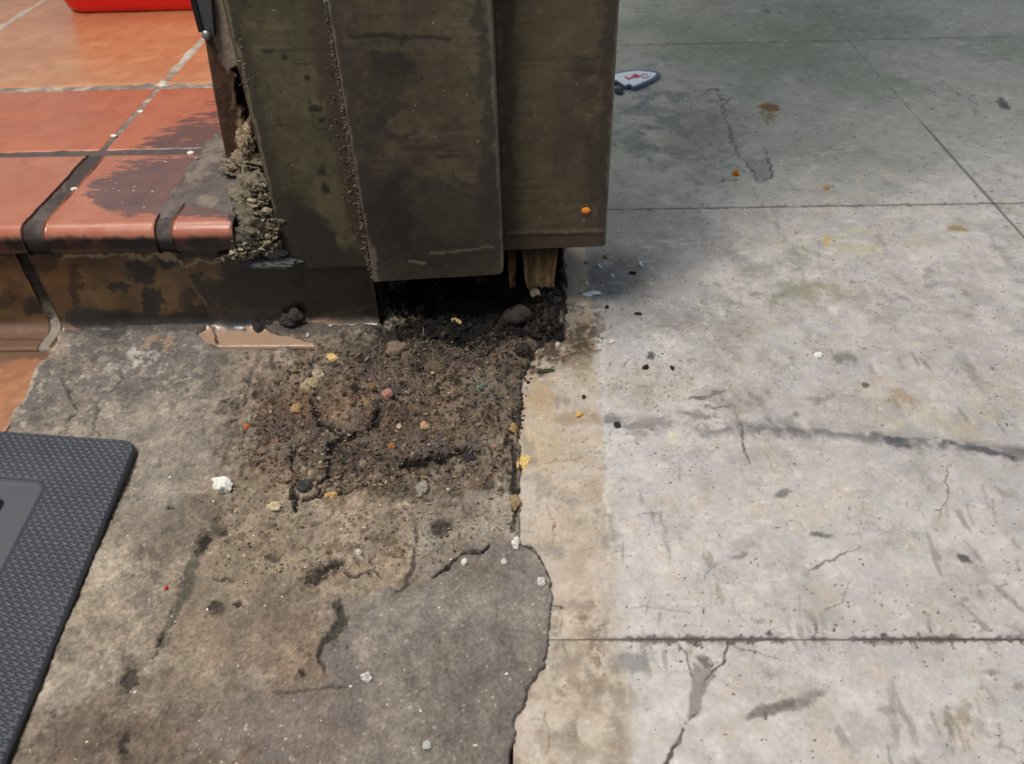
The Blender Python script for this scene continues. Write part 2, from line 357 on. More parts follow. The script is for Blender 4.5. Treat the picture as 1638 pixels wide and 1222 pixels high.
    C([(880, 970), (900, 975)], 1.4, .0004, (70, 58, 48)); C([(898, 985), (902, 1020), (905, 1050)], 1.1, .0003, (136, 116, 92))
    C([(870, 1130), (868, 1150), (880, 1175), (872, 1205)], 1.2, .0003, (140, 116, 90)); C([(858, 745), (900, 738), (940, 730)], .8, 0, (160, 136, 106))
    C([(1000, 968), (1050, 972), (1110, 978)], .9, 0, (160, 150, 140)); C([(1040, 955), (1034, 985)], .9, 0, (150, 142, 132)); C([(1120, 930), (1145, 900)], 1, 0, (146, 140, 132))
    # spots
    for (x, y, rx, ry, c, al, ro) in ((1254, 791, 12, 7, (108, 104, 102), .8, 0), (1312, 856, 16, 6, (108, 104, 98), .85, 8), (1543, 895, 15, 5, (88, 86, 80), .9, 32),
            (1350, 572, 17, 10, (124, 120, 112), .7, 0), (1215, 994, 10, 5, (148, 140, 132), .7, 0), (1197, 872, 22, 12, (158, 150, 140), .5, 0),
            (1186, 888, 12, 3, (96, 90, 82), .5, -10), (1440, 640, 20, 14, (158, 134, 112), .6, 20), (1230, 173, 14, 7, (122, 82, 50), .85, 0), (1230, 188, 10, 7, (118, 104, 74), .6, 0),
            (1606, 168, 11, 6, (76, 74, 76), .85, 35), (1530, 366, 15, 6, (156, 130, 84), .85, 5), (1322, 386, 6, 7, (208, 176, 104), .7, 0), (1226, 17, 5, 3, (80, 78, 62), .8, 0),
            (1588, 588, 5, 3.5, (120, 112, 112), .9, 0), (1383, 615, 5, 4, (92, 88, 82), .9, 0), (1470, 552, 11, 6, (216, 206, 178), .7, 10), (1480, 530, 12, 6, (224, 220, 208), .6, 10),
            (1335, 500, 11, 6, (224, 220, 208), .7, 40), (1074, 700, 9, 9, (218, 206, 184), .7, 0), (1275, 758, 6, 7, (224, 216, 198), .7, 0), (1300, 1120, 10, 5, (120, 112, 104), .4, 0),
            (1176, 640, 40, 22, (140, 132, 124), .45, 0), (1040, 678, 30, 7, (134, 124, 122), .6, 0), (1110, 664, 22, 4, (124, 118, 118), .6, 10), (1273, 664, 6, 5, (116, 112, 110), .7, 0),
            (1265, 1128, 36, 8, (116, 108, 100), .6, -14), (1212, 1142, 20, 8, (104, 96, 88), .65, -20), (1300, 1112, 30, 9, (128, 122, 114), .6, -15), (1246, 1128, 20, 7, (98, 92, 84), .6, -25),
            (1520, 1160, 8, 30, (122, 116, 108), .6, -12), (1460, 1165, 7, 26, (130, 124, 116), .5, -10), (1540, 1145, 16, 20, (136, 120, 96), .5, 0), (1420, 1135, 14, 7, (136, 128, 120), .5, 0),
            (1344, 1175, 6, 22, (136, 128, 122), .5, -15), (1430, 1160, 7, 30, (150, 144, 138), .5, -14), (1610, 790, 12, 7, (150, 142, 132), .5, 0), (1590, 1073, 10, 6, (132, 124, 118), .6, 0),
            (1627, 1098, 8, 6, (130, 122, 116), .6, 0), (1543, 957, 7, 5, (140, 130, 122), .6, 0), (1500, 835, 14, 20, (182, 166, 148), .4, 0), (1040, 570, 6, 5, (74, 70, 62), .8, 0)):
        s.wob(3); s.paint(s.ell(x, y, rx, ry, ro, .45, .7), c, al)
    s.wob(3)
    for i in range(26):                              # fork shaped fan of scuffs below the old repair
        x = 1480+RS.rand()*170; y = 770+RS.rand()*420; l = 14+RS.rand()*26; k = RS.rand()*.5-.1
        s.paint(s.line([(x, y), (x+l*k+5, y+l)], 1.6, 2.5)*sstep(-.6, .4, s.wa), (140, 128, 116), .5)
    for i in range(60):                              # pale curved wipe marks and small dark smears
        x = 1100+RS.rand()*540; y = 330+RS.rand()*380; l = 10+RS.rand()*26
        s.paint(s.line([(x, y), (x+l*.35, y+l*.6), (x+l*.5, y+l)], 2.2, 4)*sstep(-.8, .3, s.wa), (214, 206, 190) if i % 3 else (150, 144, 134), .45)
    for i in range(46):
        x = 985+RS.rand()*330; y = 440+RS.rand()*260; l = 8+RS.rand()*18; k = RS.rand()-.5
        s.paint(s.line([(x, y), (x+l, y+l*k)], 2.5, 4)*sstep(-.5, .5, s.mid), (132, 126, 120), .5)
    s.wob(0)
    s.h += .0003*s.mid+.00012*s.fine; s.mottle(.09); s.c = s.c*.975

XV = lambda st: axis((-.02, .42, st), (.42, .678-GAP/2, st*1.5))
XR = lambda st: axis((.678+GAP/2, 1.3, st), (1.3, 1.40, .02))
rows = [(axis((-1.08+GAP, -.354-GAP/2, .05)), .02), (axis((-.354+GAP/2, .22, .03), (.22, .366-GAP/2, .0009)), .0010),
        (axis((.366+GAP/2, .70, .0012), (.70, 1.085-GAP/2, .0018)), .0014), (axis((1.085+GAP/2, 1.804-GAP/2, .003)), .0024), (axis((1.804+GAP/2, 2.2, .006), (2.2, 2.52, .04)), .006)]
for j, (ys, st) in enumerate(rows):
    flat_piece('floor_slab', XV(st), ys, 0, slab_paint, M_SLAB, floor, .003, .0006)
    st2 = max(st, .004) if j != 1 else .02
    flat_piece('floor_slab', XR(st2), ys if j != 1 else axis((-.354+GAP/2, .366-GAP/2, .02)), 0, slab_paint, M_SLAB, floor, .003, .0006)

# ------------------------------------------------------------------ quarry tiles at floor level (left)
def low_tile_paint(s):
    s.base((168, 116, 84), (180, 128, 94), (150, 102, 74)); s.wob(6)
    s.paint(s.poly([(-80, 500), (110, 500), (95, 560), (70, 578), (40, 570), (0, 585), (-80, 590)], 5), (110, 84, 68), .85)
    s.paint(sstep(.2, .8, s.mid), (140, 100, 76), .35); s.wob(0); s.h += .0002*s.mid
for xs, ys in ((axis((-.88, -.578, .0025)), axis((.45, .757, .0025))), (axis((-.88, -.578, .02)), axis((.145, .447, .02))),
               (axis((-1.185, -.883, .02)), axis((.45, .757, .02)))):
    flat_piece('quarry_tile', xs, ys, .0015, low_tile_paint, M_QUARRY, floor, .012, .001)
raw_mesh('tile_bed', [(-1.6, -.6, -.004), (-.56, -.6, -.004), (-.56, .78, -.004), (-1.6, .78, -.004)], [(0, 1, 2, 3)], (150, 132, 108), M_GROUT, floor)

# ------------------------------------------------------------------ threshold stone with dirt
XS = axis((-.625, .062, .00092)); YS = axis((-.5, .18, .02), (.18, .5, .00088), (.5, .8, .0011), (.8, 1.0, .0016))
SX, SY = np.meshgrid(XS, YS); SP = np.stack([SX, SY, np.zeros_like(SX)], -1)
s = Surf(SX, SY, SP); a, b = s.a, s.b
s.base((142, 133, 119), (122, 114, 103), (156, 145, 128), (132, 120, 103))
s.paint(sstep(0, .9, s.n(.05, 4, 61)), (92, 84, 76), .5)
s.h += .0040+.0026*s.big+.0015*s.mid+.0009*s.wa+.0006*s.fine; terr = s.n(.05, 5, 68)*3; s.h += .0012*(sstep(.35, .5, terr-np.floor(terr))+np.floor(terr))*.6
s.mottle(.22)
PILE = s.wob(26).ell(620, 672, 235, 118, 4, .35, .5); s.wob(0)
PILE2 = s.wob(20).poly([(540, 560), (640, 535), (700, 470), (905, 380), (905, 540), (850, 600), (835, 700), (700, 690), (520, 640)], 14); s.wob(0)
PILE = np.maximum(PILE, PILE2*.95)
# grey cement skim on the left, flaking
s.wob(16); gl = s.poly([(60, 505), (330, 505), (420, 570), (390, 640), (330, 760), (200, 900), (-100, 1000), (-100, 600)], 30)
s.paint(gl, (132, 128, 120), .65)
fl = s.poly([(60, 505), (300, 505), (400, 560), (330, 620), (200, 640), (140, 690), (100, 640), (60, 690), (0, 690)], 6); s.paint(fl, (98, 96, 94), .75); s.h += fl*.0012
s.paint(s.poly([(100, 618), (128, 612), (150, 640), (128, 668), (150, 700), (110, 700), (112, 660)], 4), (132, 124, 112), .7)
s.paint(s.ell(228, 574, 24, 16, 20, .4, .7), (176, 176, 172), .8); s.paint(s.ell(180, 596, 20, 6, 0, .5, .8), (160, 160, 156), .6)
s.paint(s.ell(290, 608, 12, 7, 0, .5, .6), (172, 158, 140), .7); s.paint(s.ell(130, 585, 30, 10, 0, .5, .8), (134, 122, 106), .5)
s.paint(s.ell(250, 548, 20, 9, -25, .3, .5), (172, 142, 112), .85); s.wob(0)
s.crack([(104, 612), (112, 640), (122, 662), (108, 682)], 2, .0018, (70, 66, 62)); s.crack([(160, 632), (190, 622), (200, 605)], 1.6, .0015, (72, 68, 64))
s.crack([(150, 640), (162, 660), (150, 690), (165, 700)], 2, .0015, (78, 74, 68))
# dark speckle and light flecks on the worn stone
s.paint(sstep(.3, .8, s.n(.008, 4, 63)), (84, 78, 70), .5); s.paint(sstep(.35, .85, s.n(.01, 4, 64)), (158, 148, 132), .55)
F, C = worley(a, b, .009, 2); s.paint((1-sstep(.1, .3, F+.2*s.fine))*(C > .8), (176, 168, 154), .5)
lt = s.n(.03, 5, 65); s.paint(sstep(.25, .7, lt)*sstep(-.2, .4, s.n(.12, 3, 69)), (164, 155, 140), .6)
s.wob(14)
for (x, y, rx, ry, c, al) in ((350, 1010, 90, 70, (128, 110, 88), .6), (200, 1000, 90, 40, (134, 122, 106), .5), (240, 1180, 120, 60, (98, 82, 68), .75), (430, 1160, 120, 70, (104, 94, 88), .7),
        (300, 1100, 70, 30, (110, 98, 82), .5), (470, 1040, 60, 80, (126, 104, 80), .6), (420, 1010, 60, 40, (98, 88, 82), .5), (120, 1190, 60, 50, (92, 80, 68), .6), (230, 970, 30, 16, (86, 82, 78), .7),
        (330, 930, 60, 50, (136, 124, 108), .5), (240, 860, 60, 40, (130, 120, 104), .5), (160, 950, 50, 30, (146, 136, 120), .6), (270, 800, 50, 60, (112, 108, 102), .5), (210, 690, 60, 30, (128, 122, 112), .5),
        (290, 710, 50, 30, (132, 126, 116), .5), (370, 900, 40, 60, (140, 122, 98), .5)):
    s.paint(s.ell(x, y, rx, ry, 0, .7, .6), c, al)
s.wob(0)
# brown pebbly belt under the pile
belt = s.wob(30).ell(600, 850, 270, 105, 2, .4, .4); s.wob(0)
s.paint(belt, (132, 119, 101), .7); F, C = worley(a, b, .008, 11)
s.paint(belt*(1-sstep(.25, .45, F))*(C > .5), (152, 136, 112), .5); s.paint(belt*(1-sstep(.25, .45, F))*(C < .2), (84, 72, 60), .6)
s.h += belt*(.0012*(1-sstep(.1, .6, F))*(C > .4)); s.paint(belt*sstep(.2, .8, s.n(.012, 4, 66)), (88, 74, 58), .6)
s.paint(belt*sstep(.3, .8, s.n(.02, 4, 67)), (166, 146, 114), .45)
# lighter dust near the top and at the right margin
s.wob(14); s.paint(s.poly([(360, 560), (520, 540), (560, 570), (520, 600), (430, 640), (400, 660), (385, 620)], 14), (150, 138, 120), .75)
s.paint(s.ell(440, 588, 40, 22, -10, .6, .7), (176, 164, 146), .7)
s.paint(s.poly([(770, 560), (850, 560), (836, 900), (650, 900), (700, 780), (770, 720), (760, 640)], 20), (134, 128, 118), .7)
s.paint(s.ell(800, 840, 34, 50, 0, .7, .6), (150, 146, 138), .5); s.paint(s.ell(690, 870, 18, 60, 8, .6, .6), (150, 146, 138), .5)
s.paint(s.ell(795, 700, 24, 60, 0, .6, .7), (140, 128, 108), .6); s.wob(0)
# the dirt pile: clumpy crust with smoother plates
s.wob(22); SM = np.maximum(s.poly([(410, 650), (520, 690), (760, 680), (775, 722), (640, 745), (520, 770), (420, 750)], 12), s.ell(600, 640, 50, 24, 0, .5, .5))*sstep(-.6, .3, s.mid+.4); s.wob(0); RG = 1-.72*SM
s.paint(PILE, (98, 84, 71), .88)
F, C = worley(a, b, .011, 21); F2, C2 = worley(a+.004*s.wa, b+.004*s.wb, .0048, 22)
s.h += PILE*(.0022+.0036*s.mid+RG*(.0030*s.wa+.0016*s.fine)-.003*(1-sstep(0, .12, np.abs(s.n(.03, 4, 75))))+RG*(.0020*(1-sstep(0, .7, F))*(C > .45)+.0016*(1-sstep(0, .6, F2))*(C2 > .4)))
s.paint(PILE*RG*(1-sstep(.1, .5, F2))*(C2 > .72), (134, 114, 90), .6); s.paint(PILE*RG*(1-sstep(.1, .5, F2))*(C2 < .22), (48, 40, 36), .6); s.paint(PILE*SM, (88, 79, 76), .7)
s.paint(PILE*sstep(.1, .7, s.n(.025, 4, 71)), (68, 60, 58), .6); s.paint(PILE*sstep(.2, .8, s.n(.02, 4, 72)), (136, 108, 78), .6); s.paint(PILE*sstep(.2, .7, s.n(.03, 4, 74)), (128, 116, 102), .65); s.paint(PILE*sstep(.3, .8, s.n(.014, 4, 76)), (142, 128, 108), .45)
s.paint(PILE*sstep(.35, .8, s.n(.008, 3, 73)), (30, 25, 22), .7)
s.wob(14)
for (x, y, rx, ry, c, al) in ((460, 688, 50, 30, (74, 66, 68), .7), (710, 716, 46, 16, (76, 72, 78), .8), (720, 762, 26, 12, (82, 76, 76), .6), (550, 660, 34, 20, (136, 104, 78), .5), (480, 655, 18, 12, (150, 114, 78), .7),
        (440, 712, 16, 12, (140, 98, 68), .5), (650, 690, 60, 22, (86, 66, 54), .6), (540, 740, 120, 22, (72, 60, 54), .7), (720, 690, 40, 22, (116, 94, 68), .6), (440, 760, 60, 30, (110, 90, 70), .6),
        (475, 660, 60, 40, (104, 76, 56), .4), (780, 630, 40, 30, (92, 88, 82), .6), (500, 620, 40, 24, (120, 104, 84), .6), (600, 560, 60, 16, (90, 78, 68), .6), (740, 575, 60, 26, (62, 52, 48), .7),
        (690, 540, 90, 30, (34, 28, 26), .85), (770, 488, 150, 66, (18, 15, 14), .96), (850, 530, 60, 26, (44, 37, 33), .8), (640, 570, 60, 12, (104, 94, 82), .6)):  # near-black ellipses paint the shade of the hollow into the dirt
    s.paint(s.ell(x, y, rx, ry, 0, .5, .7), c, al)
s.wob(0); s.h += .005*sstep(.76, .86, b)*PILE2
for p, ww, d in (([(606, 662), (598, 680), (590, 694), (560, 706), (538, 716), (528, 736)], 4.5, .005), ([(765, 728), (730, 730), (700, 742), (660, 748), (640, 752)], 5, .006), ([(600, 775), (560, 790), (520, 800), (490, 808)], 2.6, .004),
              ([(500, 640), (506, 670), (520, 690), (550, 706)], 2.2, .003), ([(475, 720), (470, 790), (478, 820)], 3.5, .003), ([(528, 736), (522, 770), (510, 800)], 2.4, .003), ([(690, 595), (640, 600), (600, 585)], 2.6, .003)):
    s.crack(p, ww*1.35, d*1.5, (18, 14, 13), 1.0, 6)
for (x, y, rx, ry, d) in ((680, 592, 18, 8, .006), (665, 748, 24, 9, .006), (490, 780, 16, 10, .004), (602, 672, 8, 12, .004), (740, 560, 12, 8, .004), (570, 628, 14, 6, .003)):
    s.wob(5); m = s.ell(x, y, rx, ry, 0, .5, .6); s.paint(m, (26, 21, 19), .9); s.h -= m*d; s.wob(0)
# tooling grooves in the stone
m = s.crack([(420, 560), (398, 620), (380, 680), (352, 760)], 3, .0016, (88, 82, 74), .5, 4); m = s.crack([(405, 600), (385, 660)], 1.5, .001, (90, 84, 76), .6, 2)
s.crack([(352, 830), (322, 880), (300, 940), (270, 1000), (250, 1050)], 8, .0022, (70, 70, 60), .7, 8); s.crack([(262, 1010), (246, 1056)], 3, .003, (52, 50, 42), .8, 4)
s.crack([(410, 740), (380, 780), (352, 800)], 5, .003, (70, 62, 52), .6, 8)
for (x, y, rx, ry, d, ro) in ((326, 872, 9, 22, .006, 12), (352, 856, 12, 10, .004, 0), (390, 972, 9, 5, .004, 0), (345, 972, 16, 9, .003, 20), (505, 926, 20, 9, .007, -22), (522, 912, 26, 8, .006, -20), (360, 925, 14, 4, .002, 0),
        (660, 1094, 14, 11, .006, -25), (553, 1042, 5, 5, .004, 0), (485, 1080, 6, 5, .004, 0), (270, 808, 4, 3.5, .004, 0), (705, 846, 13, 11, .003, 0), (825, 790, 9, 9, .006, 0), (380, 1170, 10, 5, .002, 0),
        (620, 1172, 9, 9, .002, 0), (775, 1036, 8, 5, .001, -30), (205, 1090, 12, 26, .003, 8), (200, 1195, 10, 20, .003, 0), (440, 900, 20, 6, .002, 10), (545, 975, 6, 14, .003, 0), (700, 1165, 8, 8, .001, 0)):
    s.wob(9); m = s.ell(x, y, rx*1.15, ry*1.15, ro, .5, .6); m2 = s.ell(x, y-ry*.15, rx*.7, ry*.6, ro, .4, .6); s.paint(m, (74, 67, 59), .4); s.paint(m2, (34, 29, 26), min(.9, d/.0062)); s.h -= m*d*.5+m2*d*.9; s.wob(0)  # pits carry painted-in shade, darkest at the core
s.wob(3); s.paint(s.ell(705, 847, 16, 13, 0, .3, .3)*(1-s.ell(705, 847, 9, 7, 0, .3, .3)), (70, 64, 58), .8); s.wob(0)
# grey cement repair
s.wob(7); CEM = s.wob(14).poly([(560, 960), (640, 950), (690, 925), (745, 882), (826, 870), (860, 880), (884, 915), (888, 980), (886, 1050), (850, 1110), (822, 1180), (812, 1310), (250, 1340), (330, 1150), (480, 1100), (515, 1095), (510, 1050), (540, 1010)], 16)
s.paint(CEM, (122, 116, 110), .8); sm = CEM*.75; s.h = s.h*(1-sm)+sm*(.0042+.0006*s.mid+.0004*s.wa+.0004*s.fine)
s.paint(CEM*sstep(-.1, .8, s.n(.05, 4, 81)), (96, 91, 88), .6); s.paint(CEM*sstep(.1, .9, s.n(.07, 4, 82)), (124, 114, 106), .5)
s.paint(CEM*s.ell(850, 940, 44, 60, -20, .6, .8), (130, 128, 124), .5); s.paint(CEM*s.ell(470, 1170, 130, 60, 0, .6, .5), (110, 99, 93), .6); s.paint(CEM*s.ell(300, 1240, 130, 50, 0, .6, .6), (92, 76, 62), .7)
s.paint(CEM*s.ell(690, 970, 90, 30, 0, .6, .7), (134, 130, 124), .5); s.paint(CEM*s.ell(760, 1150, 90, 60, 0, .7, .5), (98, 92, 87), .5)
F, C = worley(a, b, .005, 31); s.paint(CEM*(1-sstep(.12, .3, F))*(C > .93), (176, 170, 160), .7); s.wob(0)
s.crack([(692, 926), (716, 912), (730, 895), (748, 886), (765, 886), (782, 877)], 3, .004, (28, 24, 22), .95, 3)
s.crack([(632, 950), (645, 944), (655, 936), (660, 905), (668, 860), (668, 830)], 2.5, .0025, (60, 52, 46), .7, 5)
s.crack([(545, 915), (570, 930), (600, 912), (610, 925)], 2.2, .002, (52, 44, 38), .7, 5); s.crack([(548, 960), (548, 1000), (520, 1030), (512, 1060), (520, 1085)], 4, .003, (48, 48, 42), .75, 5)
s.crack([(555, 1098), (510, 1105), (440, 1110)], 3, .0015, (70, 58, 48), .5, 6); s.crack([(836, 876), (862, 888), (878, 915), (880, 930)], 3.5, .001, (34, 30, 27), .9, 4)
# joint between stone and slab, cream line next to the tile
s.crack([(838, 600), (830, 650), (822, 700), (820, 760), (824, 800), (818, 850)], 4, .004, (44, 38, 32), .85, 5); s.wob(4)
s.paint(s.line([(96, 545), (60, 600), (10, 688)], 4, 3), (178, 166, 142), .7); s.paint(s.line([(100, 500), (104, 560), (92, 575)], 9, 8), (150, 138, 122), .7); s.wob(0)
# grime right below the step
s.wob(6); s.paint(s.poly([(100, 500), (620, 500), (612, 528), (480, 545), (330, 540), (240, 532), (180, 545), (110, 535)], 5), (72, 68, 66), .7); s.wob(0)
# outline of the stone
s.wob(5); OUT = s.poly([(96, 300), (930, 300), (903, 400), (905, 520), (880, 545), (852, 570), (836, 600), (832, 700), (830, 868), (850, 874), (868, 888), (882, 925), (880, 1010), (872, 1062), (850, 1100), (826, 1150), (813, 1222), (790, 1400), (-900, 1700), (-400, 1300), (12, 690), (60, 590), (92, 548), (100, 520)], 3); s.wob(3)
E1 = s.poly([(318, 540), (345, 526), (400, 512), (440, 512), (425, 533), (450, 543), (500, 552), (500, 558), (380, 562), (345, 558), (330, 550)], 2)
E2 = s.poly([(520, 520), (612, 500), (614, 520), (600, 526), (530, 530)], 2); s.wob(0)
foot_cover = (b > .755)*(a < -.19)*(b < .81)
s.h = np.where(foot_cover > 0, np.maximum(s.h, .0058+.0008*s.wa+.0045*sstep(.772, .798, b+.004*s.mid)*sstep(-.52, -.50, a)), s.h)
s.h = s.h*(1-np.maximum(E1, E2))+(-.0045)*np.maximum(E1, E2)
s.h = np.maximum(s.h, -.004+.0008*s.wa)
keep = OUT; s.h = s.h*keep+(-.012)*(1-keep)
rightover = (a > -.02)*keep; s.h = np.where(rightover > .5, np.maximum(s.h, .0012), s.h)
STONE_H = s.h.reshape(SX.shape)
s.mottle(.20, (.006, .003, .012, .03)); s.mottle(.16, (.06, .04, .025)); s.c = s.c*.75*np.array((1.05, 1.02, 1.0))+.25*(s.c.mean(1)[:, None]*np.array((1.07, 1.01, .95)))
SP[..., 2] = STONE_H
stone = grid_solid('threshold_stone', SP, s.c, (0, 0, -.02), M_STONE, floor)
tag(stone, 'weathered grey threshold stone with cement repair and dirt crust')
def ground(x, y):
    if XS[0] < x < XS[-1] and YS[0] < y < YS[-1]:
        i = min(np.searchsorted(YS, y), len(YS)-1); j = min(np.searchsorted(XS, x), len(XS)-1)
        return max(float(STONE_H[i, j]), 0.0 if x > -.02 else -.02)
    return 0.0015 if x < -.6 else 0.0

# ------------------------------------------------------------------ raised kitchen step
TZ = .152
step = empty('step', (-.6, .80, 0)); tag(step, 'raised step of orange quarry tiles with rounded dark nosing', 'step', kind='structure')
def core_box(name, x0, x1, y0, y1, z0, z1, mat, parent, col=(50, 44, 38)):
    v = [(x, y, z) for z in (z0, z1) for y in (y0, y1) for x in (x0, x1)]
    return raw_mesh(name, v, [(0, 2, 3, 1), (4, 5, 7, 6), (0, 1, 5, 4), (2, 6, 7, 3), (0, 4, 6, 2), (1, 3, 7, 5)], col, mat, parent, smooth=False)
def grout_paint(s):
    s.base((112, 98, 90), (92, 80, 74), (128, 114, 104))
    s.paint(sstep(.97, 1.02, s.b), (150, 132, 122), .7); s.paint(1-sstep(1.0, 1.12, s.b+.03*s.mid), (84, 76, 74), .85); s.paint(sstep(1.25, 1.33, s.b+.03*s.mid), (186, 172, 158), .8)
    s.paint(sstep(.2, .7, s.n(.02, 3, 91))*sstep(1.0, 1.1, s.b), (190, 176, 156), .6)
    s.paint(s.ell(292, 85, 14, 14, 0, .5, .5), (214, 200, 184), .8); s.paint(s.ell(256, 133, 12, 5, 0, .5, .5), (226, 220, 200), .9); s.h += .0008*s.mid+.0004*s.wa
    # plaster smear beside the jamb
    s.wob(5); m = s.poly([(300, 275), (345, 215), (372, 232), (360, 260), (405, 282), (412, 330), (385, 352), (340, 338), (300, 330), (280, 345), (255, 375), (250, 340), (290, 300)], 4)
    s.paint(m, (104, 95, 90), .85); s.h += m*(.0042+.0012*s.mid+.0008*s.wa); s.mottle(.22); s.wob(0)
    m = sstep(.2, .6, s.mid)*m; s.paint(m, (140, 128, 112), .6)
flat_piece('grout_bed', axis((-1.05, -.19, .0028), ), axis((.806, 1.3, .0028), (1.3, 1.9, .01)), TZ-.0014, grout_paint, M_GROUT, step, .02, .002)
core_box('step_core', -2.0, -.192, .83, 3.2, -.02, TZ-.02, M_BED, step)
def tread_paint(kind):
    def f(s):
        if kind == 'rear':
            s.base((190, 134, 94), (198, 144, 104), (182, 122, 84)); s.paint(sstep(.1, .8, s.n(.08, 3, 93, .4, 1)), (178, 114, 78), .4)
            s.paint(sstep(.2, .9, s.n(.05, 3, 94, .5, 1)), (206, 152, 112), .5)
        else:
            s.base((176, 100, 68), (182, 106, 74), (168, 92, 62)) if kind == 'mid' else s.base((170, 106, 80), (176, 112, 86), (162, 98, 74))
            s.paint(sstep(.1, .8, s.n(.1, 3, 95, .6, 1)), (162, 90, 62), .3)
        # brushed-on dark film beside the post
        s.wob(0); br = s.n(.0035, 3, 96, .3, 1)*13+s.n(.012, 3, 97, .5, 1)*8
        s.UW = s.U+br; s.VW = s.V+br*.4
        m = s.poly([(140, 318), (150, 298), (195, 268), (230, 254), (300, 250), (420, 250), (420, 350), (245, 346), (175, 340)], 3); s.paint(m*(.82+.18*s.mid), (86, 66, 64), .93)
        m = s.poly([(222, 240), (250, 218), (290, 196), (320, 176), (370, 150), (400, 160), (400, 250), (225, 244)], 6)*sstep(-.6, .3, s.n(.009, 3, 98, .4, 1)+sstep(160, 235, s.V)*1.1-.25)
        s.paint(m, (88, 60, 54), .9)
        s.UW = s.U; s.VW = s.V
        F, C = worley(s.a, s.b, .014, 41); s.paint((1-sstep(.06, .14, F))*(C > .8)*s.ell(300, 290, 120, 60, 0, .4, 0), (214, 206, 196), .9)
        s.wob(6); s.paint(s.poly([(355, 255), (410, 275), (415, 340), (380, 350), (345, 300), (335, 270)], 6), (92, 84, 78), .9); s.wob(0)
        s.h += .0003*s.n(.06, 2, 99)
    return f
g2 = .0055
rows_t = [(.990, 1.201, 'mid'), (1.220, 1.70, 'rear'), (1.709, 2.2, 'rear')]
cols_t = {'mid': [(-1.0, -.569-g2*.3), (-.569+g2, -.388)], 'rear': [(-1.46, -.975), (-.967, -.569-g2*.6), (-.569+g2*.9, -.385)]}
for y0, y1, k in rows_t:
    for x0, x1 in cols_t[k]:
        st = .0022 if (y0 < 1.0 and x1 < -.3) else .006
        flat_piece('tread_tile', axis((x0, x1, st)), axis((y0, y1, st)), TZ, tread_paint(k), M_QUARRY, step, .012, .0022)
# front row with bullnose
def nose_prof():
    r = .017; y0 = .785
    p = dense([(.973, TZ), (y0+r, TZ)], .0022)
    p += arc(y0+r, TZ-r, r, 90, 180, 14)[1:]
    p += dense([(y0, TZ-r), (y0, .125)], .002)[1:]+[(y0+.001, .1215), (y0+.003, .1195), (y0+.007, .119)]
    p += dense([(y0+.007, .119), (.83, .119)], .01)[1:]+[(.83, TZ-.014), (.973, TZ-.014)]
    return p
def nose_paint(s):
    tread_paint('front')(s)
    z = s.P[:, 2]; y = s.P[:, 1]
    # black on the lower half of the nosing
    m = 1-sstep(.1365, .1435, z+.0024*s.mid+.0014*s.wa); m = m*(y < .82); s.paint(m, (24, 19, 18), .98)
    m = (1-sstep(.80, .815, y))*sstep(-.2, .6, s.n(.03, 3, 101)); s.paint(m, (160, 80, 62), .3)
    s.wob(6); s.paint(s.poly([(365, 330), (430, 330), (430, 420), (360, 420), (372, 380)], 8), (40, 36, 33), .95); s.wob(0)
for x0, x1 in ((-1.0, -.578), (-.555, -.427), (-.408, -.338)):
    profile_piece('nosing_tile', axis((x0, x1, .0022)), nose_prof(), nose_paint, M_QUARRY, step)
def nose_grout_paint(s):
    s.base((74, 66, 64), (60, 54, 52), (92, 84, 80)); m = 1-sstep(.128, .142, s.P[:, 2]); s.paint(m, (34, 29, 28), .9); s.h += .0010*s.mid+.0006*s.wa
def shrink(p, d): return [(y+d if y < .9 else y, z-d if z > .122 else z) for y, z in p]
for x0, x1 in ((-.5795, -.5535), (-.4285, -.4065)):
    profile_piece('joint_mortar', axis((x0, x1, .0018)), shrink(nose_prof(), .0006), nose_grout_paint, M_GROUT, step)
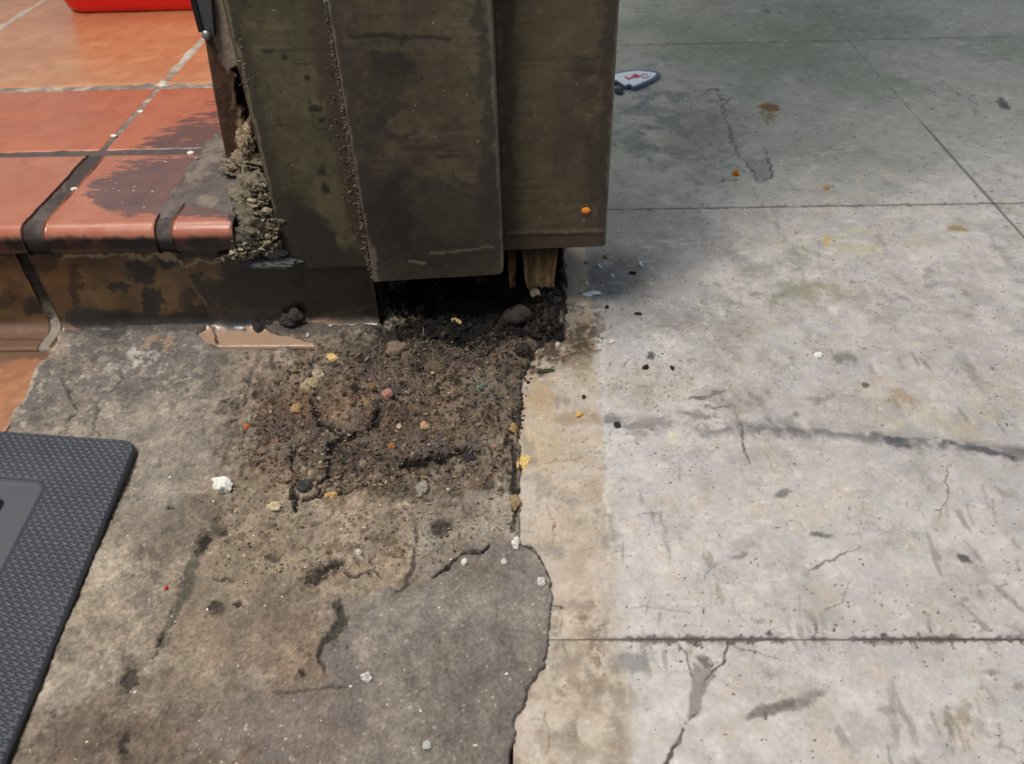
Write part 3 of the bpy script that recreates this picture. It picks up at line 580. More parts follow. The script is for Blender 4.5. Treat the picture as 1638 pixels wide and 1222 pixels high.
# riser pieces with a coved foot
def riser_prof(foot):
    p = [(.80, .1195)]+dense([(.80, .1195), (.80, .018)], .0022)[1:]
    p += [(.80-.0155+.0155*math.cos(math.radians(t)), .0195-.0155*math.sin(math.radians(t))) for t in range(10, 91, 10)]
    p += dense([(p[-1][0], .004), (foot+.002, .004)], .0025)[1:]+[(foot, .0025), (foot, -.006), (.83, -.006), (.83, .1195)]
    return p
def riser_paint(s):
    a, z, U, V = s.a, s.P[:, 2], s.U, s.V
    s.base((98, 73, 46), (86, 64, 40), (110, 84, 54), (76, 56, 36)); s.paint(sstep(.1, .8, s.n(.01, 4, 111, .3, 1)), (78, 56, 38), .5)
    low = 1-sstep(.010, .016, z); s.paint(low, (60, 54, 50), .85); s.paint(low*s.poly([(300, 530), (345, 505), (460, 500), (540, 500), (540, 580), (300, 580)], 4), (184, 152, 126), .9)
    s.paint(low*(U < 130)*sstep(.765, .775, s.P[:, 1])*0+low*(U < 130), (136, 102, 80), .8)
    s.wob(8)
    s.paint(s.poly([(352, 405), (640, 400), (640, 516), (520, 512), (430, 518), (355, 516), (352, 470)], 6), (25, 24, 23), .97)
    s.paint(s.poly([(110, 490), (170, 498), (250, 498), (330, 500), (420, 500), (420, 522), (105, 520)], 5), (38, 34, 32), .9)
    s.paint(s.poly([(450, 512), (520, 500), (612, 498), (620, 530), (450, 530)], 3)*0+low*s.ell(570, 515, 60, 14, 0, .5, .4), (104, 82, 60), .8)
    for (x, y, rx, ry, al) in ((222, 432, 22, 20, .95), (190, 460, 20, 11, .9), (268, 424, 14, 10, .95), (60, 490, 22, 12, .8), (10, 480, 14, 12, .5), (240, 480, 14, 20, .9), (312, 445, 10, 10, .9),
                               (345, 470, 40, 14, .8), (330, 500, 30, 12, .85), (70, 425, 24, 12, .7), (330, 455, 24, 8, .7), (120, 455, 8, 40, .8), (300, 480, 14, 18, .6)):
        s.paint(s.ell(x, y, rx, ry, 0, .25, .6), (30, 27, 26), al)
    m = s.line([(100, 413), (150, 410), (215, 405), (245, 415), (262, 410), (290, 412), (295, 430), (310, 412), (350, 418)], 2.2, 2); s.paint(m, (176, 152, 124), .8); s.h += m*.0008
    up = s.poly([(-200, 380), (640, 380), (640, 410), (300, 408), (215, 402), (150, 406), (100, 410), (-200, 412)], 3); s.paint(up, (34, 28, 25), .9); s.wob(0)  # dark strip paints the nosing's shadow onto the riser top
    s.crack([(284, 420), (296, 436), (312, 462), (326, 484), (336, 506), (342, 528), (349, 556)], 2.4, .002, (40, 28, 20), .9, 2)
    s.crack([(288, 424), (314, 462), (332, 492)], 1.4, 0, (138, 104, 66), .6, 2)
    m = (z < .02)*(1-sstep(.6, 2.2, np.abs(V-(543+.02*(U-40))))); s.paint(m*(U < 130)*1., (84, 66, 54), .8)
    s.wob(6); s.paint(s.ell(560, 500, 60, 6, -8, .6, .7), (70, 56, 44), .6); s.wob(0)
    s.h += .0006*s.n(.03, 3, 112)+.0003*s.wa
for x0, x1, ft in ((-1.0, -.606, .7585), (-.592, -.1925, .7585)):
    profile_piece('riser_tile', axis((x0, x1, .002)), riser_prof(ft), riser_paint, M_QUARRY, step)
def rj(s):
    s.base((96, 86, 76), (60, 52, 46), (140, 128, 114)); s.paint(sstep(.03, .06, s.P[:, 2]+.01*s.mid), (44, 38, 34), .85); s.paint(1-sstep(.015, .03, s.P[:, 2]+.01*s.wa), (168, 158, 144), .8); s.h += .0016*s.mid+.0012*s.wa+.0006*s.fine
profile_piece('joint_mortar', axis((-.6065, -.5915, .0012)), shrink(riser_prof(.757), .001), rj, M_GROUT, step)

# ------------------------------------------------------------------ door post
post = empty('trim_1', (-.1, .80, .08)); tag(post, 'tall olive-brown metal-clad door post with rotted timber foot', 'door post', kind='structure')
def metal_common(s, base):
    a, z = s.a, s.P[:, 2]; s.base(*base)
    s.paint(sstep(.1, .8, s.n(.03, 4, 121)), tuple(.82*np.array(base[0])), .6)
    st = s.n(.006, 4, 122, .12, 1); s.paint(sstep(.2, 1.0, st)*sstep(-.2, .8, s.n(.06, 4, 123)), (38, 33, 29), .6); s.mottle(.14, (.02, .05, .006))
    st = s.n(.003, 3, 124, .06, 1); s.paint(sstep(.35, .9, st)*sstep(-.2, .5, s.n(.05, 3, 125)), (112, 102, 86), .32); st = s.n(.0035, 3, 129, .05, 1); s.paint(sstep(.35, .9, st)*sstep(-.2, .5, s.n(.05, 3, 119)), (44, 39, 33), .5)
    st = s.n(.004, 3, 126, 1, .14); s.paint(sstep(.5, .85, st)*sstep(0, .5, s.n(.07, 3, 127)), (42, 37, 33), .3)
    F, C = worley(a, z, .008, 51); s.paint((1-sstep(.08, .16, F))*(C > .9), (34, 30, 26), .8); s.paint((1-sstep(.05, .1, F))*(C < .04), (176, 166, 150), .8)
    s.h += .0006*s.n(.09, 2, 128)+.00015*s.mid
def panel_left(s):
    metal_common(s, ((80, 75, 54), (75, 70, 50), (85, 80, 58))); U, V = s.U, s.V; s.wob(10)
    s.paint(s.poly([(425, 290), (500, 330), (540, 345), (545, 390), (600, 400), (600, 440), (430, 440)], 14), (42, 38, 34), .85)
    s.paint(s.poly([(500, 280), (538, 280), (560, 340), (566, 390), (540, 392), (515, 340)], 6), (88, 82, 60), .85)
    s.paint(s.line([(375, 0), (410, 150), (440, 290), (470, 430)], 9, 12), (58, 52, 42), .7)
    s.paint(s.line([(505, 0), (530, 150), (560, 300), (585, 430)], 12, 12), (62, 54, 44), .75); s.wob(0)
    for (x, y, rx, ry, ro) in ((428, 81, 9, 4, 15), (455, 92, 6, 4, 20), (502, 175, 9, 5, 0), (515, 192, 5, 3, 0), (515, 275, 8, 9, 0), (520, 300, 5, 10, 0), (490, 125, 5, 3, 20), (384, 120, 5, 12, 0)):
        s.wob(3); s.paint(s.ell(x, y, rx, ry, ro, .4, .6), (36, 32, 28), .85)
    s.wob(2); s.paint(s.line([(362, 0), (398, 150), (425, 270), (458, 430)], 1.4, 1.5), (136, 122, 106), .65); s.wob(0)
def panel_mid(s):
    metal_common(s, ((78, 70, 54), (72, 64, 50), (82, 75, 58))); s.wob(16)
    s.paint(s.poly([(560, 270), (650, 260), (700, 300), (810, 310), (815, 460), (590, 470)], 22), (54, 47, 42), .75)
    s.paint(s.ell(620, 350, 40, 60, 0, .5, .6), (36, 34, 33), .8); s.paint(s.ell(790, 300, 22, 70, 0, .6, .6), (42, 38, 36), .8); s.paint(s.ell(690, 400, 90, 26, 0, .6, .6), (42, 37, 34), .7)
    s.paint(s.line([(535, 0), (560, 150), (590, 300), (605, 440)], 7, 10), (54, 48, 44), .7)
    s.paint(s.ell(620, 130, 40, 60, 0, .6, .7), (46, 41, 34), .6); s.paint(s.ell(605, 200, 24, 14, 0, .5, .8), (36, 32, 28), .6); s.paint(s.ell(620, 90, 30, 18, 0, .5, .8), (40, 36, 31), .6); s.paint(s.ell(600, 220, 30, 50, 0, .6, .7), (50, 44, 38), .6); s.paint(s.ell(720, 300, 46, 8, 0, .6, .7), (46, 42, 38), .7)
    s.paint(s.line([(768, 0), (775, 150), (788, 300), (796, 430)], 8, 8), (50, 46, 42), .75)
    s.wob(3); s.paint(s.line([(560, 58), (640, 60), (720, 62)], 2.5, 2.5), (34, 30, 28), .7); s.paint(s.line([(690, 405), (790, 396)], 1.6, 1.6), (120, 104, 84), .6); s.paint(s.line([(655, 418), (680, 420)], 2, 2), (146, 126, 98), .6)
    s.paint(s.line([(596, 400), (600, 448)], 5, 3), (124, 108, 92), .7); s.paint(s.line([(520, 0), (531, 60), (541, 120), (557, 210), (567, 270), (582, 360), (597, 450)], 4, 3), (108, 96, 84), .8); s.wob(2)
    s.paint(s.line([(783, 0), (790, 120), (797, 250), (803, 350), (806, 432)], 3.2, 2), (98, 90, 80), .7); s.wob(0)
def panel_right(s):
    metal_common(s, ((78, 68, 50), (72, 62, 46), (82, 74, 54))); s.wob(10)
    s.paint(s.line([(812, 0), (812, 200), (815, 390)], 8, 12), (44, 38, 32), .8)
    s.paint(s.line([(978, 0), (972, 150), (966, 380)], 7, 8), (50, 42, 36), .8); s.paint(s.ell(935, 120, 22, 30, 0, .6, .6), (48, 42, 34), .7)
    s.paint(s.ell(905, 200, 22, 50, 0, .6, .7), (58, 48, 38), .6); s.paint(s.ell(950, 260, 16, 60, 0, .6, .6), (48, 40, 34), .7); s.paint(s.ell(860, 160, 30, 100, 0, .7, .6), (96, 84, 62), .4)
    s.paint(s.poly([(800, 372), (970, 366), (970, 400), (800, 405)], 4), (60, 48, 38), .8); s.wob(3); s.paint(s.line([(812, 372), (880, 369), (964, 366)], 2, 2), (98, 84, 66), .55); s.wob(1)
    s.paint(s.line([(990, 0), (982, 150), (975, 270), (970, 385)], 2, 1.5), (120, 108, 98), .7); s.wob(0)
    cz = on_y(880, 368, .822)[2]; s.h += .0012*(1-sstep(0, .004, np.abs(s.P[:, 2]-cz)))
def panel(name, px0, px1, y, depth, paint, z_at, step_=.0014, slope=0.0, rr=.003, corner=(0, 0)):
    x0 = on_y(px0, z_at[0][1], y)[0]; x1 = on_y(px1, z_at[1][1], y)[0]
    zl = on_y(px0, z_at[0][1], y)[2]; zr = on_y(px1, z_at[1][1], y)[2]
    xs = axis((x0, x1, step_)); t = np.concatenate([np.linspace(0, 1, 230), np.linspace(1, 6, 14)[1:]])
    X = np.repeat(xs[None], len(t), 0); lo = zl+(zr-zl)*(xs-x0)/(x1-x0)
    for q, (c, rad) in enumerate(zip(corner, corner)):
        if rad:
            d = (xs-x0) if q == 0 else (x1-xs); k = np.clip(1-d/rad, 0, 1); lo = lo+rad*(1-np.sqrt(1-k*k))
    Z = lo[None]+np.where(t < 1, t*(.40-lo[None].T).T.mean(), 0)[:, None] if False else lo[None]*(1-np.minimum(t, 1))[:, None]+.40*np.minimum(t, 1)[:, None]+np.maximum(t-1, 0)[:, None]*.34
    P = np.stack([X, np.full_like(X, y), Z], -1)
    s = Surf(X, Z, P); paint(s); er = edge_round(X, t[:, None]*.3+X*0, rr, ('y0', 'y1'))
    P[..., 1] -= s.h.reshape(X.shape)-er
    return grid_solid(name, P, s.c, (0, depth, 0), M_METAL, post)
tag(panel('cladding_panel', 459, 600, .797, .03, panel_left, ((0, 429), (0, 425))), 'olive panel with grimy lower corner')
tag(panel('cladding_panel', 597, 806, .783, .035, panel_mid, ((0, 451), (0, 438)), corner=(0, .008)), 'brown middle panel standing proud of the others')
tag(panel('cladding_panel', 803, 969, .815, .17, panel_right, ((0, 400), (0, 394)), corner=(0, .003)), 'brown panel with a crease above its lower edge')
# crusty filler along the panel edge
def crumbs_mesh(name, pts, sizes, cols, mat, parent=None, seed=1, flat=.6):
    r = np.random.RandomState(seed); n = len(pts)
    base = np.array([(1, 0, 0), (0, 1, 0), (-1, 0, 0), (0, -1, 0), (0, 0, 1), (0, 0, -1), (.6, .6, .55), (-.6, .55, .5), (-.5, -.6, .55), (.55, -.55, .5)], float)
    tr = [(0, 6, 4), (6, 1, 4), (1, 7, 4), (7, 2, 4), (2, 8, 4), (8, 3, 4), (3, 9, 4), (9, 0, 4), (0, 1, 6), (1, 2, 7), (2, 3, 8), (3, 0, 9), (1, 0, 5), (2, 1, 5), (3, 2, 5), (0, 3, 5)]
    V = np.repeat(base[None], n, 0)*(.65+.7*r.rand(n, 10, 1))
    sz = np.asarray(sizes)[:, None, None]*np.stack([.7+.8*r.rand(n), .5+.6*r.rand(n), flat*(.5+.7*r.rand(n))], -1)[:, None, :]
    V = V*sz; t = r.rand(n)*6.283; tx = (r.rand(n)-.5)*1.0
    c, s_ = np.cos(tx)[:, None], np.sin(tx)[:, None]; y = V[..., 1]*c-V[..., 2]*s_; z = V[..., 1]*s_+V[..., 2]*c; V[..., 1] = y; V[..., 2] = z
    c, s_ = np.cos(t)[:, None], np.sin(t)[:, None]; x = V[..., 0]*c-V[..., 1]*s_; y = V[..., 0]*s_+V[..., 1]*c; V[..., 0] = x; V[..., 1] = y
    V = V+np.asarray(pts)[:, None, :]
    T = (np.array(tr)[None]+(np.arange(n)*10)[:, None, None]).reshape(-1, 3)
    return raw_mesh(name, V, [], np.repeat(np.asarray(cols, float)[:, None], 10, 1), mat, parent, tris=T, smooth=False)
r = np.random.RandomState(3)
def edge_crumbs(name, line, y, n, size, cols, spread, parent, seed, yj=.002):
    L = np.array(line, float); t = r.rand(n)*(len(L)-1); i = np.minimum(t.astype(int), len(L)-2); f = (t-i)[:, None]
    p = L[i]*(1-f)+L[i+1]*f+r.randn(n, 2)*np.array(spread)
    P = np.array([on_y(px, py, y+r.rand()*yj) for px, py in p]); C = np.array(cols)[r.randint(len(cols), size=n)]*(.75+.45*r.rand(n, 1))
    return tag(crumbs_mesh(name, P, size*(.4+.9*r.rand(n)), C, M_DEBRIS, parent, seed), kind='stuff')
edge_crumbs('filler_crust', [(520, 0), (530, 60), (540, 120), (556, 210), (566, 270), (580, 360), (588, 415), (598, 448)], .786, 700, .0013, [(104, 93, 82), (86, 76, 66), (118, 106, 94), (66, 58, 52)], (1.6, 2), post, 11, .008)
edge_crumbs('filler_crust', [(522, 60), (540, 200), (556, 260), (570, 340), (582, 410)], .795, 130, .001, [(122, 106, 90), (110, 98, 80)], (8, 2), post, 14, .002)
edge_crumbs('filler_crust', [(374, 40), (392, 120), (398, 140)], .795, 40, .0009, [(140, 128, 100), (110, 98, 80)], (7, 2), post, 12, .002)
edge_crumbs('filler_crust', [(366, 0), (400, 160), (428, 290), (457, 425)], .800, 360, .0009, [(150, 132, 112), (118, 102, 88), (92, 80, 70)], (1.2, 2), post, 13, .004)
# timber jamb standing on the tread
def jamb_paint(s):
    s.base((74, 52, 42), (62, 42, 34), (84, 62, 50)); s.paint(sstep(.2, .8, s.n(.006, 4, 131, 1, .12)), (110, 86, 70), .5)
    s.wob(6); s.paint(s.poly([(300, -60), (352, -60), (390, 20), (380, 100), (364, 112), (350, 98), (342, 60)], 3), (146, 130, 116), .9)
    m = sstep(0, .7, s.n(.008, 3, 132)); s.paint(s.ell(388, 215, 10, 40, 0, .4, .6), (156, 136, 110), .8); s.paint(s.ell(372, 150, 3, 30, 5, .5, .5), (120, 100, 80), .6)
    s.paint(s.poly([(374, 112), (384, 105), (398, 175), (392, 205), (380, 160)], 2), (12, 10, 9), .95); s.h -= .012*s.poly([(374, 112), (384, 105), (398, 175), (392, 205), (380, 160)], 2)
    s.paint(s.ell(370, 268, 30, 16, 0, .5, .6), (112, 92, 74), .7); s.wob(0); s.h += .0012*s.n(.02, 3, 133, 1, .3)+.0006*s.wa
jy = .926
jx0 = on_y(363, 272, jy)[0]
zs = axis((TZ-.004, .46, .002), (.46, 2.1, .1))
xs = axis((jx0, -.30, .0015), (-.30, -.21, .03)); X, Z = np.meshgrid(xs, zs)
lean = np.interp(Z, [TZ, .46, 2.1], [0, on_y(322, 0, jy)[0]-jx0+.004, on_y(322, 0, jy)[0]-jx0+.004]); X = X+lean*(1-(X-jx0)/(-.21-jx0))
P = np.stack([X, np.full_like(X, jy), Z], -1); s = Surf(X, Z, P); jamb_paint(s); P[..., 1] -= s.h.reshape(X.shape)-edge_round(np.repeat(xs[None], len(zs), 0), Z, .004, ('y0', 'y1', 'x1'))
jamb = grid_solid('timber_jamb', P, s.c, (0, .09, 0), M_WOOD, post); tag(jamb, 'dark brown timber jamb with peeling grey paint')
# steel strip with a rivet on the jamb
def strip_piece():
    top = on_y(318, 0, .918); z1 = 2.0; pts = []
    L0 = on_y(311, 0, .918); L1 = on_y(324, 50, .918); R1 = on_y(343, 58, .918); R0 = on_y(338, 0, .918)
    k = (z1-L0[2]); dl = (L0-L1)/(L0[2]-L1[2]); dr = (R0-R1)/(R0[2]-R1[2]); dl[0] *= .0; dr[0] *= .0
    outline = [L1, R1, R0, R0+dr*k, L0+dl*k, L0]
    v = [(p[0], .917, p[2]) for p in outline]+[(p[0], .929, p[2]) for p in outline]; n = 6
    q = [(i, i+n, (i+1) % n+n, (i+1) % n) for i in range(n)]
    o = raw_mesh('metal_strip', v, q, (96, 98, 102), M_STEEL, post, ngons=[list(range(n)), list(range(n, 2*n))[::-1]], smooth=False)
    tag(o, 'dark grey steel strip')
    e = raw_mesh('strip_edge', [(p[0]-.0035, .915, p[2]) for p in (L1, L0, L0+dl*k)]+[(p[0]+.002, .915, p[2]) for p in (L1, L0, L0+dl*k)]+[(p[0]-.0035, .93, p[2]) for p in (L1, L0, L0+dl*k)]+[(p[0]+.002, .93, p[2]) for p in (L1, L0, L0+dl*k)],
                 [(0, 3, 4, 1), (1, 4, 5, 2), (6, 7, 10, 9), (7, 8, 11, 10), (0, 1, 7, 6), (1, 2, 8, 7), (3, 9, 10, 4), (4, 10, 11, 5)], (24, 22, 22), M_RUBBER, post, smooth=False)
strip_piece()
import bmesh
def bm_obj(name, bm, mat, parent=None, color=None, loc=None):
    me = bpy.data.meshes.new(name); bm.to_mesh(me); bm.free()
    if color is not None:
        at = me.color_attributes.new('col', 'FLOAT_COLOR', 'POINT'); n = len(me.vertices)
        c4 = np.ones((n, 4), np.float32); c4[:, :3] = srgb(color); at.data.foreach_set('color', c4.ravel())
    me.materials.append(mat)
    for p in me.polygons: p.use_smooth = True
    o = bpy.data.objects.new(name, me); put(o, parent)
    if loc is not None: o.location = Vector(loc)-(parent.location if parent else Vector((0, 0, 0)))
    return o
bm = bmesh.new(); bmesh.ops.create_icosphere(bm, subdivisions=3, radius=.0052)
for v in bm.verts: v.co.y *= .7
bm_obj('rivet', bm, M_STEEL, post, (150, 148, 144), on_y(330, 56, .912))
# hidden timber core, ragged at the bottom
def ragged(name, x0, x1, y0, y1, ztop, zbot, amp, color, seed, taper=0, pitch=.002, mat=None, parent=None):
    """upright piece of wood whose lower end is splintered"""
    per = []; nx = max(4, int((x1-x0)/pitch)); ny = max(3, int((y1-y0)/pitch))
    per += [(x0+(x1-x0)*i/nx, y0) for i in range(nx)]+[(x1, y0+(y1-y0)*i/ny) for i in range(ny)]
    per += [(x1-(x1-x0)*i/nx, y1) for i in range(nx)]+[(x0, y1-(y1-y0)*i/ny) for i in range(ny)]
    per = np.array(per); n = len(per); rr = np.random.RandomState(seed); ph = np.arange(n)/n
    rag = fbm(per[:, 0]+seed, per[:, 1]+per[:, 0]*.3, .012, 4, seed)*amp
    ts = np.linspace(0, 1, 26); V = []; C = []; cx, cy = (x0+x1)/2, (y0+y1)/2
    for t in ts:
        z = (zbot+rag)*(1-t)+ztop*t; k = 1-taper*(1-t)**2
        nz = fbm(per[:, 0]*2+per[:, 1], z, .014, 4, seed+3)*.0016*(1-.5*t)
        V.append(np.stack([cx+(per[:, 0]-cx)*k+nz, cy+(per[:, 1]-cy)*k+nz, z], -1))
        g = .75+.5*np.clip(fbm(per[:, 0]*3+per[:, 1]*3, z*.3, .008, 3, seed+5)*.5+.5, 0, 1)
        C.append(np.array(color)[None]*g[:, None]*(.3+.7*np.clip(1.25-t*2.4, 0, 1)))
    V = np.array(V); C = np.array(C)
    i = np.arange(26*n).reshape(26, n); j = np.roll(i, -1, 1); q = np.stack([i[:-1], j[:-1], j[1:], i[1:]], -1).reshape(-1, 4)
    cen = V[0].mean(0)+np.array((0, 0, amp*.3)); vv = np.concatenate([V.reshape(-1, 3), [cen]]); cc = np.concatenate([C.reshape(-1, 3), [np.array(color)*.6]])
    tr = [(k2, (k2-1) % n, 26*n) for k2 in range(n)]
    return raw_mesh(name, vv, q, cc, mat or M_WOOD, parent or post, tris=tr, ngons=[list(i[-1])], smooth=False)
core_box('timber_core', -.188, .030, .838, .978, .125, 2.1, M_WOOD, post, (40, 30, 24))
sx0, sx1 = on_y(834, 430, .855)[0], on_y(893, 430, .855)[0]; zb = on_y(865, 470, .855)[2]
core_box('hollow_backing', -.188, .036, .905, .976, -.002, .13, M_WOOD, post, (26, 21, 18))  # dark board added to close off the hollow and keep light out
stub = ragged('timber_stub', sx0, sx1, .853, .895, .13, zb+.008, .012, (176, 142, 102), 5, .25); tag(stub, 'pale chewed end of rotten timber')
ragged('splinter', on_y(812, 430, .85)[0], on_y(826, 430, .85)[0], .85, .862, .13, on_y(822, 462, .85)[2], .008, (118, 84, 60), 8, .45)
ragged('splinter', on_y(756, 450, .87)[0], on_y(782, 450, .87)[0], .87, .885, .13, on_y(770, 475, .87)[2], .01, (70, 46, 34), 9, .3)

# crumbling mortar between nosing and post
def blob_pts(n, poly_px, yr, seed):
    rr = np.random.RandomState(seed); out = []
    xs_ = [p[0] for p in poly_px]; ys_ = [p[1] for p in poly_px]
    while len(out) < n:
        x, y = rr.uniform(min(xs_), max(xs_)), rr.uniform(min(ys_), max(ys_)); ins = False
        for i in range(len(poly_px)):
            (x0, y0), (x1, y1) = poly_px[i-1], poly_px[i]
            if (y0 > y) != (y1 > y) and x < (x1-x0)*(y-y0)/(y1-y0)+x0: ins = not ins
        if ins: out.append((x, y))
    return out
def mortar_lump(name, px, py, y, rx, rz, ry, color, seed, parent=step, sub=5, rough=.42, mat=None):
    bm = bmesh.new(); bmesh.ops.create_icosphere(bm, subdivisions=sub, radius=1); c = on_y(px, py, y)
    co = np.array([v.co[:] for v in bm.verts]); n1 = fbm(co[:, 0]+co[:, 2]*.7+seed, co[:, 1]-co[:, 2]*.5, .6, 4, seed)*rough+fbm(co[:, 0]*1.3+co[:, 2]+seed, co[:, 1]+co[:, 2], .22, 4, seed)*rough*.6
    for v, k in zip(bm.verts, n1): v.co = Vector((v.co.x*rx, v.co.y*ry, v.co.z*rz))*(1+float(k))
    return bm_obj(name, bm, mat or M_STONE, parent, color, c)
mortar_lump('mortar', 403, 318, .83, .018, .026, .028, (118, 108, 92), 3); mortar_lump('mortar', 414, 358, .805, .024, .026, .02, (106, 98, 82), 4)
mortar_lump('mortar', 398, 385, .797, .026, .013, .012, (84, 78, 68), 5); mortar_lump('mortar', 385, 410, .797, .022, .006, .008, (112, 98, 78), 6)
mortar_lump('mortar', 438, 398, .799, .014, .012, .012, (108, 106, 108), 7, rough=.2); mortar_lump('mortar', 432, 418, .795, .036, .0065, .012, (92, 90, 92), 8, rough=.15)
mortar_lump('mortar', 388, 262, .91, .02, .012, .014, (128, 114, 96), 9); mortar_lump('mortar', 394, 225, .915, .008, .018, .008, (158, 140, 114), 10)
pp = blob_pts(620, [(398, 300), (420, 290), (440, 360), (450, 400), (400, 415), (350, 420), (372, 402), (400, 380), (405, 340)], 0, 4)
P = np.array([on_y(x, y, .782+.02*max(0, (400-y)/110)+.006*r.rand()) for x, y in pp]); C = np.array([(140, 126, 102), (112, 100, 82), (84, 76, 64), (156, 144, 122), (60, 54, 46)])[r.randint(5, size=len(pp))]
tag(crumbs_mesh('mortar_crumbs', P, .0034*(.25+1.2*r.rand(len(pp))**2), C, M_DEBRIS, step, 21, .7), 'pale yellowish crumbling mortar grains', kind='stuff')

# ------------------------------------------------------------------ loose dirt, countless
def scatter(name, label, n, poly_px, size, cols, seed, cat='debris', flat=.55, top=True, power=1.6):
    rr = np.random.RandomState(seed); pts = []; szs = []
    for px, py in blob_pts(n, poly_px, 0, seed):
        g = on_z(px, py, .003); sz = size*(.35+1.1*rr.rand()**power); pts.append((g[0], g[1], ground(g[0], g[1])+sz*.25)); szs.append(sz)
    C = np.array(cols)[rr.randint(len(cols), size=n)]*(.75+.45*rr.rand(n, 1))
    o = crumbs_mesh(name, pts, szs, np.clip(C, 0, 250), M_DEBRIS, None, seed, flat); return tag(o, label, cat, kind='stuff')
dirt = [(104, 90, 76), (82, 70, 60), (118, 102, 84), (60, 50, 44), (92, 78, 66), (98, 76, 58), (140, 124, 102)]
scatter('dirt_crumbs', 'loose brown dirt crumbs heaped on the threshold stone below the post', 2900, [(400, 660), (440, 600), (520, 560), (620, 548), (860, 548), (880, 552), (850, 600), (832, 700), (790, 760), (600, 790), (430, 780), (380, 720)], .0021, dirt, 31)
scatter('gravel_crumbs', 'sandy grit scattered over the brown belt of the threshold stone', 1500, [(340, 760), (480, 740), (780, 740), (826, 640), (830, 860), (700, 900), (480, 940), (340, 900)], .0013, [(140, 122, 98), (112, 98, 80), (156, 138, 110), (84, 74, 64), (126, 106, 78)], 32)
scatter('black_specks', 'fine black specks sprinkled on the pale floor beside the post', 230, [(905, 420), (1060, 440), (1100, 560), (1080, 640), (960, 620), (850, 600), (880, 540)], .0008, [(40, 36, 32), (60, 52, 44), (84, 72, 58)], 33)
scatter('dark_rubble', 'dark rubble filling the hollow under the door post', 1500, [(620, 470), (700, 440), (900, 440), (903, 545), (640, 550)], .0034, [(26, 22, 20), (20, 17, 15), (36, 30, 26), (16, 14, 13)], 34)  # rubble colours darkened to hold the shade of the hollow
scatter('pale_grit', 'pale specks of grit strewn over the grey cement and stone', 260, [(232, 720), (400, 560), (830, 600), (870, 900), (860, 1060), (800, 1222), (24, 1222), (130, 1000)], .0009, [(206, 198, 184), (180, 170, 154), (220, 214, 204)], 35, flat=.7)
# fibres and straw
def fibres(name, label, n, poly_px, seed, length, rad, cols, lift=.002):
    rr = np.random.RandomState(seed); V = []; Q = []; C = []
    for px, py in blob_pts(n, poly_px, 0, seed):
        g = on_z(px, py, .004); th = rr.rand()*6.28; L = length*(.4+rr.rand()); bend = (rr.rand()-.5)*2.2; K = 6; x, y = g[0], g[1]; c = np.array(cols[rr.randint(len(cols))])*(.8+.4*rr.rand())
        r0 = rad*(.6+.8*rr.rand()); b0 = len(V); z0 = max(ground(x, y), ground(x+L*.5*math.cos(th), y+L*.5*math.sin(th)))+lift*rr.rand()
        for i in range(K+1):
            nx, ny = -math.sin(th), math.cos(th); z = max(z0+lift*math.sin(i/K*3.14)*rr.rand(), ground(x, y)+r0)
            V += [(x+nx*r0, y+ny*r0, z), (x-nx*r0, y-ny*r0, z), (x, y, z+r0*1.6)]; C += [c, c, c]
            if i < K:
                b = b0+i*3; Q += [(b, b+3, b+5, b+2), (b+1, b+2, b+5, b+4), (b, b+1, b+4, b+3)]
            x += math.cos(th)*L/K; y += math.sin(th)*L/K; th += bend/K+(rr.rand()-.5)*.5
    return tag(raw_mesh(name, V, Q, np.array(C), M_DEBRIS, smooth=False), label, 'debris', kind='stuff')
fibres('fibre_litter', 'tangled grey-brown fibres and hair on the dirt just outside the hollow', 330, [(560, 570), (640, 535), (720, 550), (830, 560), (850, 590), (760, 620), (640, 610), (560, 600)], 41, .012, .00028, [(124, 110, 94), (96, 84, 72), (146, 132, 112), (64, 54, 46)])
fibres('straw_bits', 'short straw-like slivers mixed into the brown dirt crust', 200, [(440, 610), (600, 590), (800, 600), (780, 720), (500, 760), (420, 720)], 42, .007, .0003, [(112, 94, 70), (72, 54, 42), (140, 116, 84), (54, 42, 36)], .001)

# ------------------------------------------------------------------ single crumbs one can point at
def rock(name, label, cat, px, py, size, color, seed, group=None, z=None, rot=0, mat=None, rough=.3, sub=3, angular=True, wall=None):
    bm = bmesh.new(); bmesh.ops.create_icosphere(bm, subdivisions=sub, radius=1)
    co = np.array([v.co[:] for v in bm.verts]); k = fbm(co[:, 0]+co[:, 2]*.8+seed, co[:, 1]-co[:, 2]*.6+seed*.3, .9, 3, seed)*rough
    k = k+fbm(co[:, 0]*.8-co[:, 2]+seed, co[:, 1]+co[:, 2]*.5, .4, 3, seed+9)*rough*.22
    for v, q in zip(bm.verts, k): v.co = Vector((v.co.x*size[0]/2, v.co.y*size[1]/2, max(v.co.z, -.7)*size[2]/2))*(1+float(q))
    bmesh.ops.rotate(bm, verts=bm.verts, cent=(0, 0, 0), matrix=Matrix.Rotation(math.radians(rot), 3, 'Z'))
    if wall is None:
        g = on_z(px, py, 0.002 if z is None else z); gz = ground(g[0], g[1]) if z is None else z
        zs_ = [ground(g[0]+dx, g[1]+dy) for dx in (-size[0]*.2, 0, size[0]*.2) for dy in (-size[1]*.2, 0, size[1]*.2)] if z is None else [z]
        gz = float(np.median(zs_)) if z is None else z
        loc = (g[0], g[1], gz+size[2]*.30)
    else: loc = wall
    o = bm_obj(name, bm, mat or M_DEBRIS, None, color, loc)
    if angular:
        for p in o.data.polygons: p.use_smooth = False
    return tag(o, label, cat, group)
mm = .001
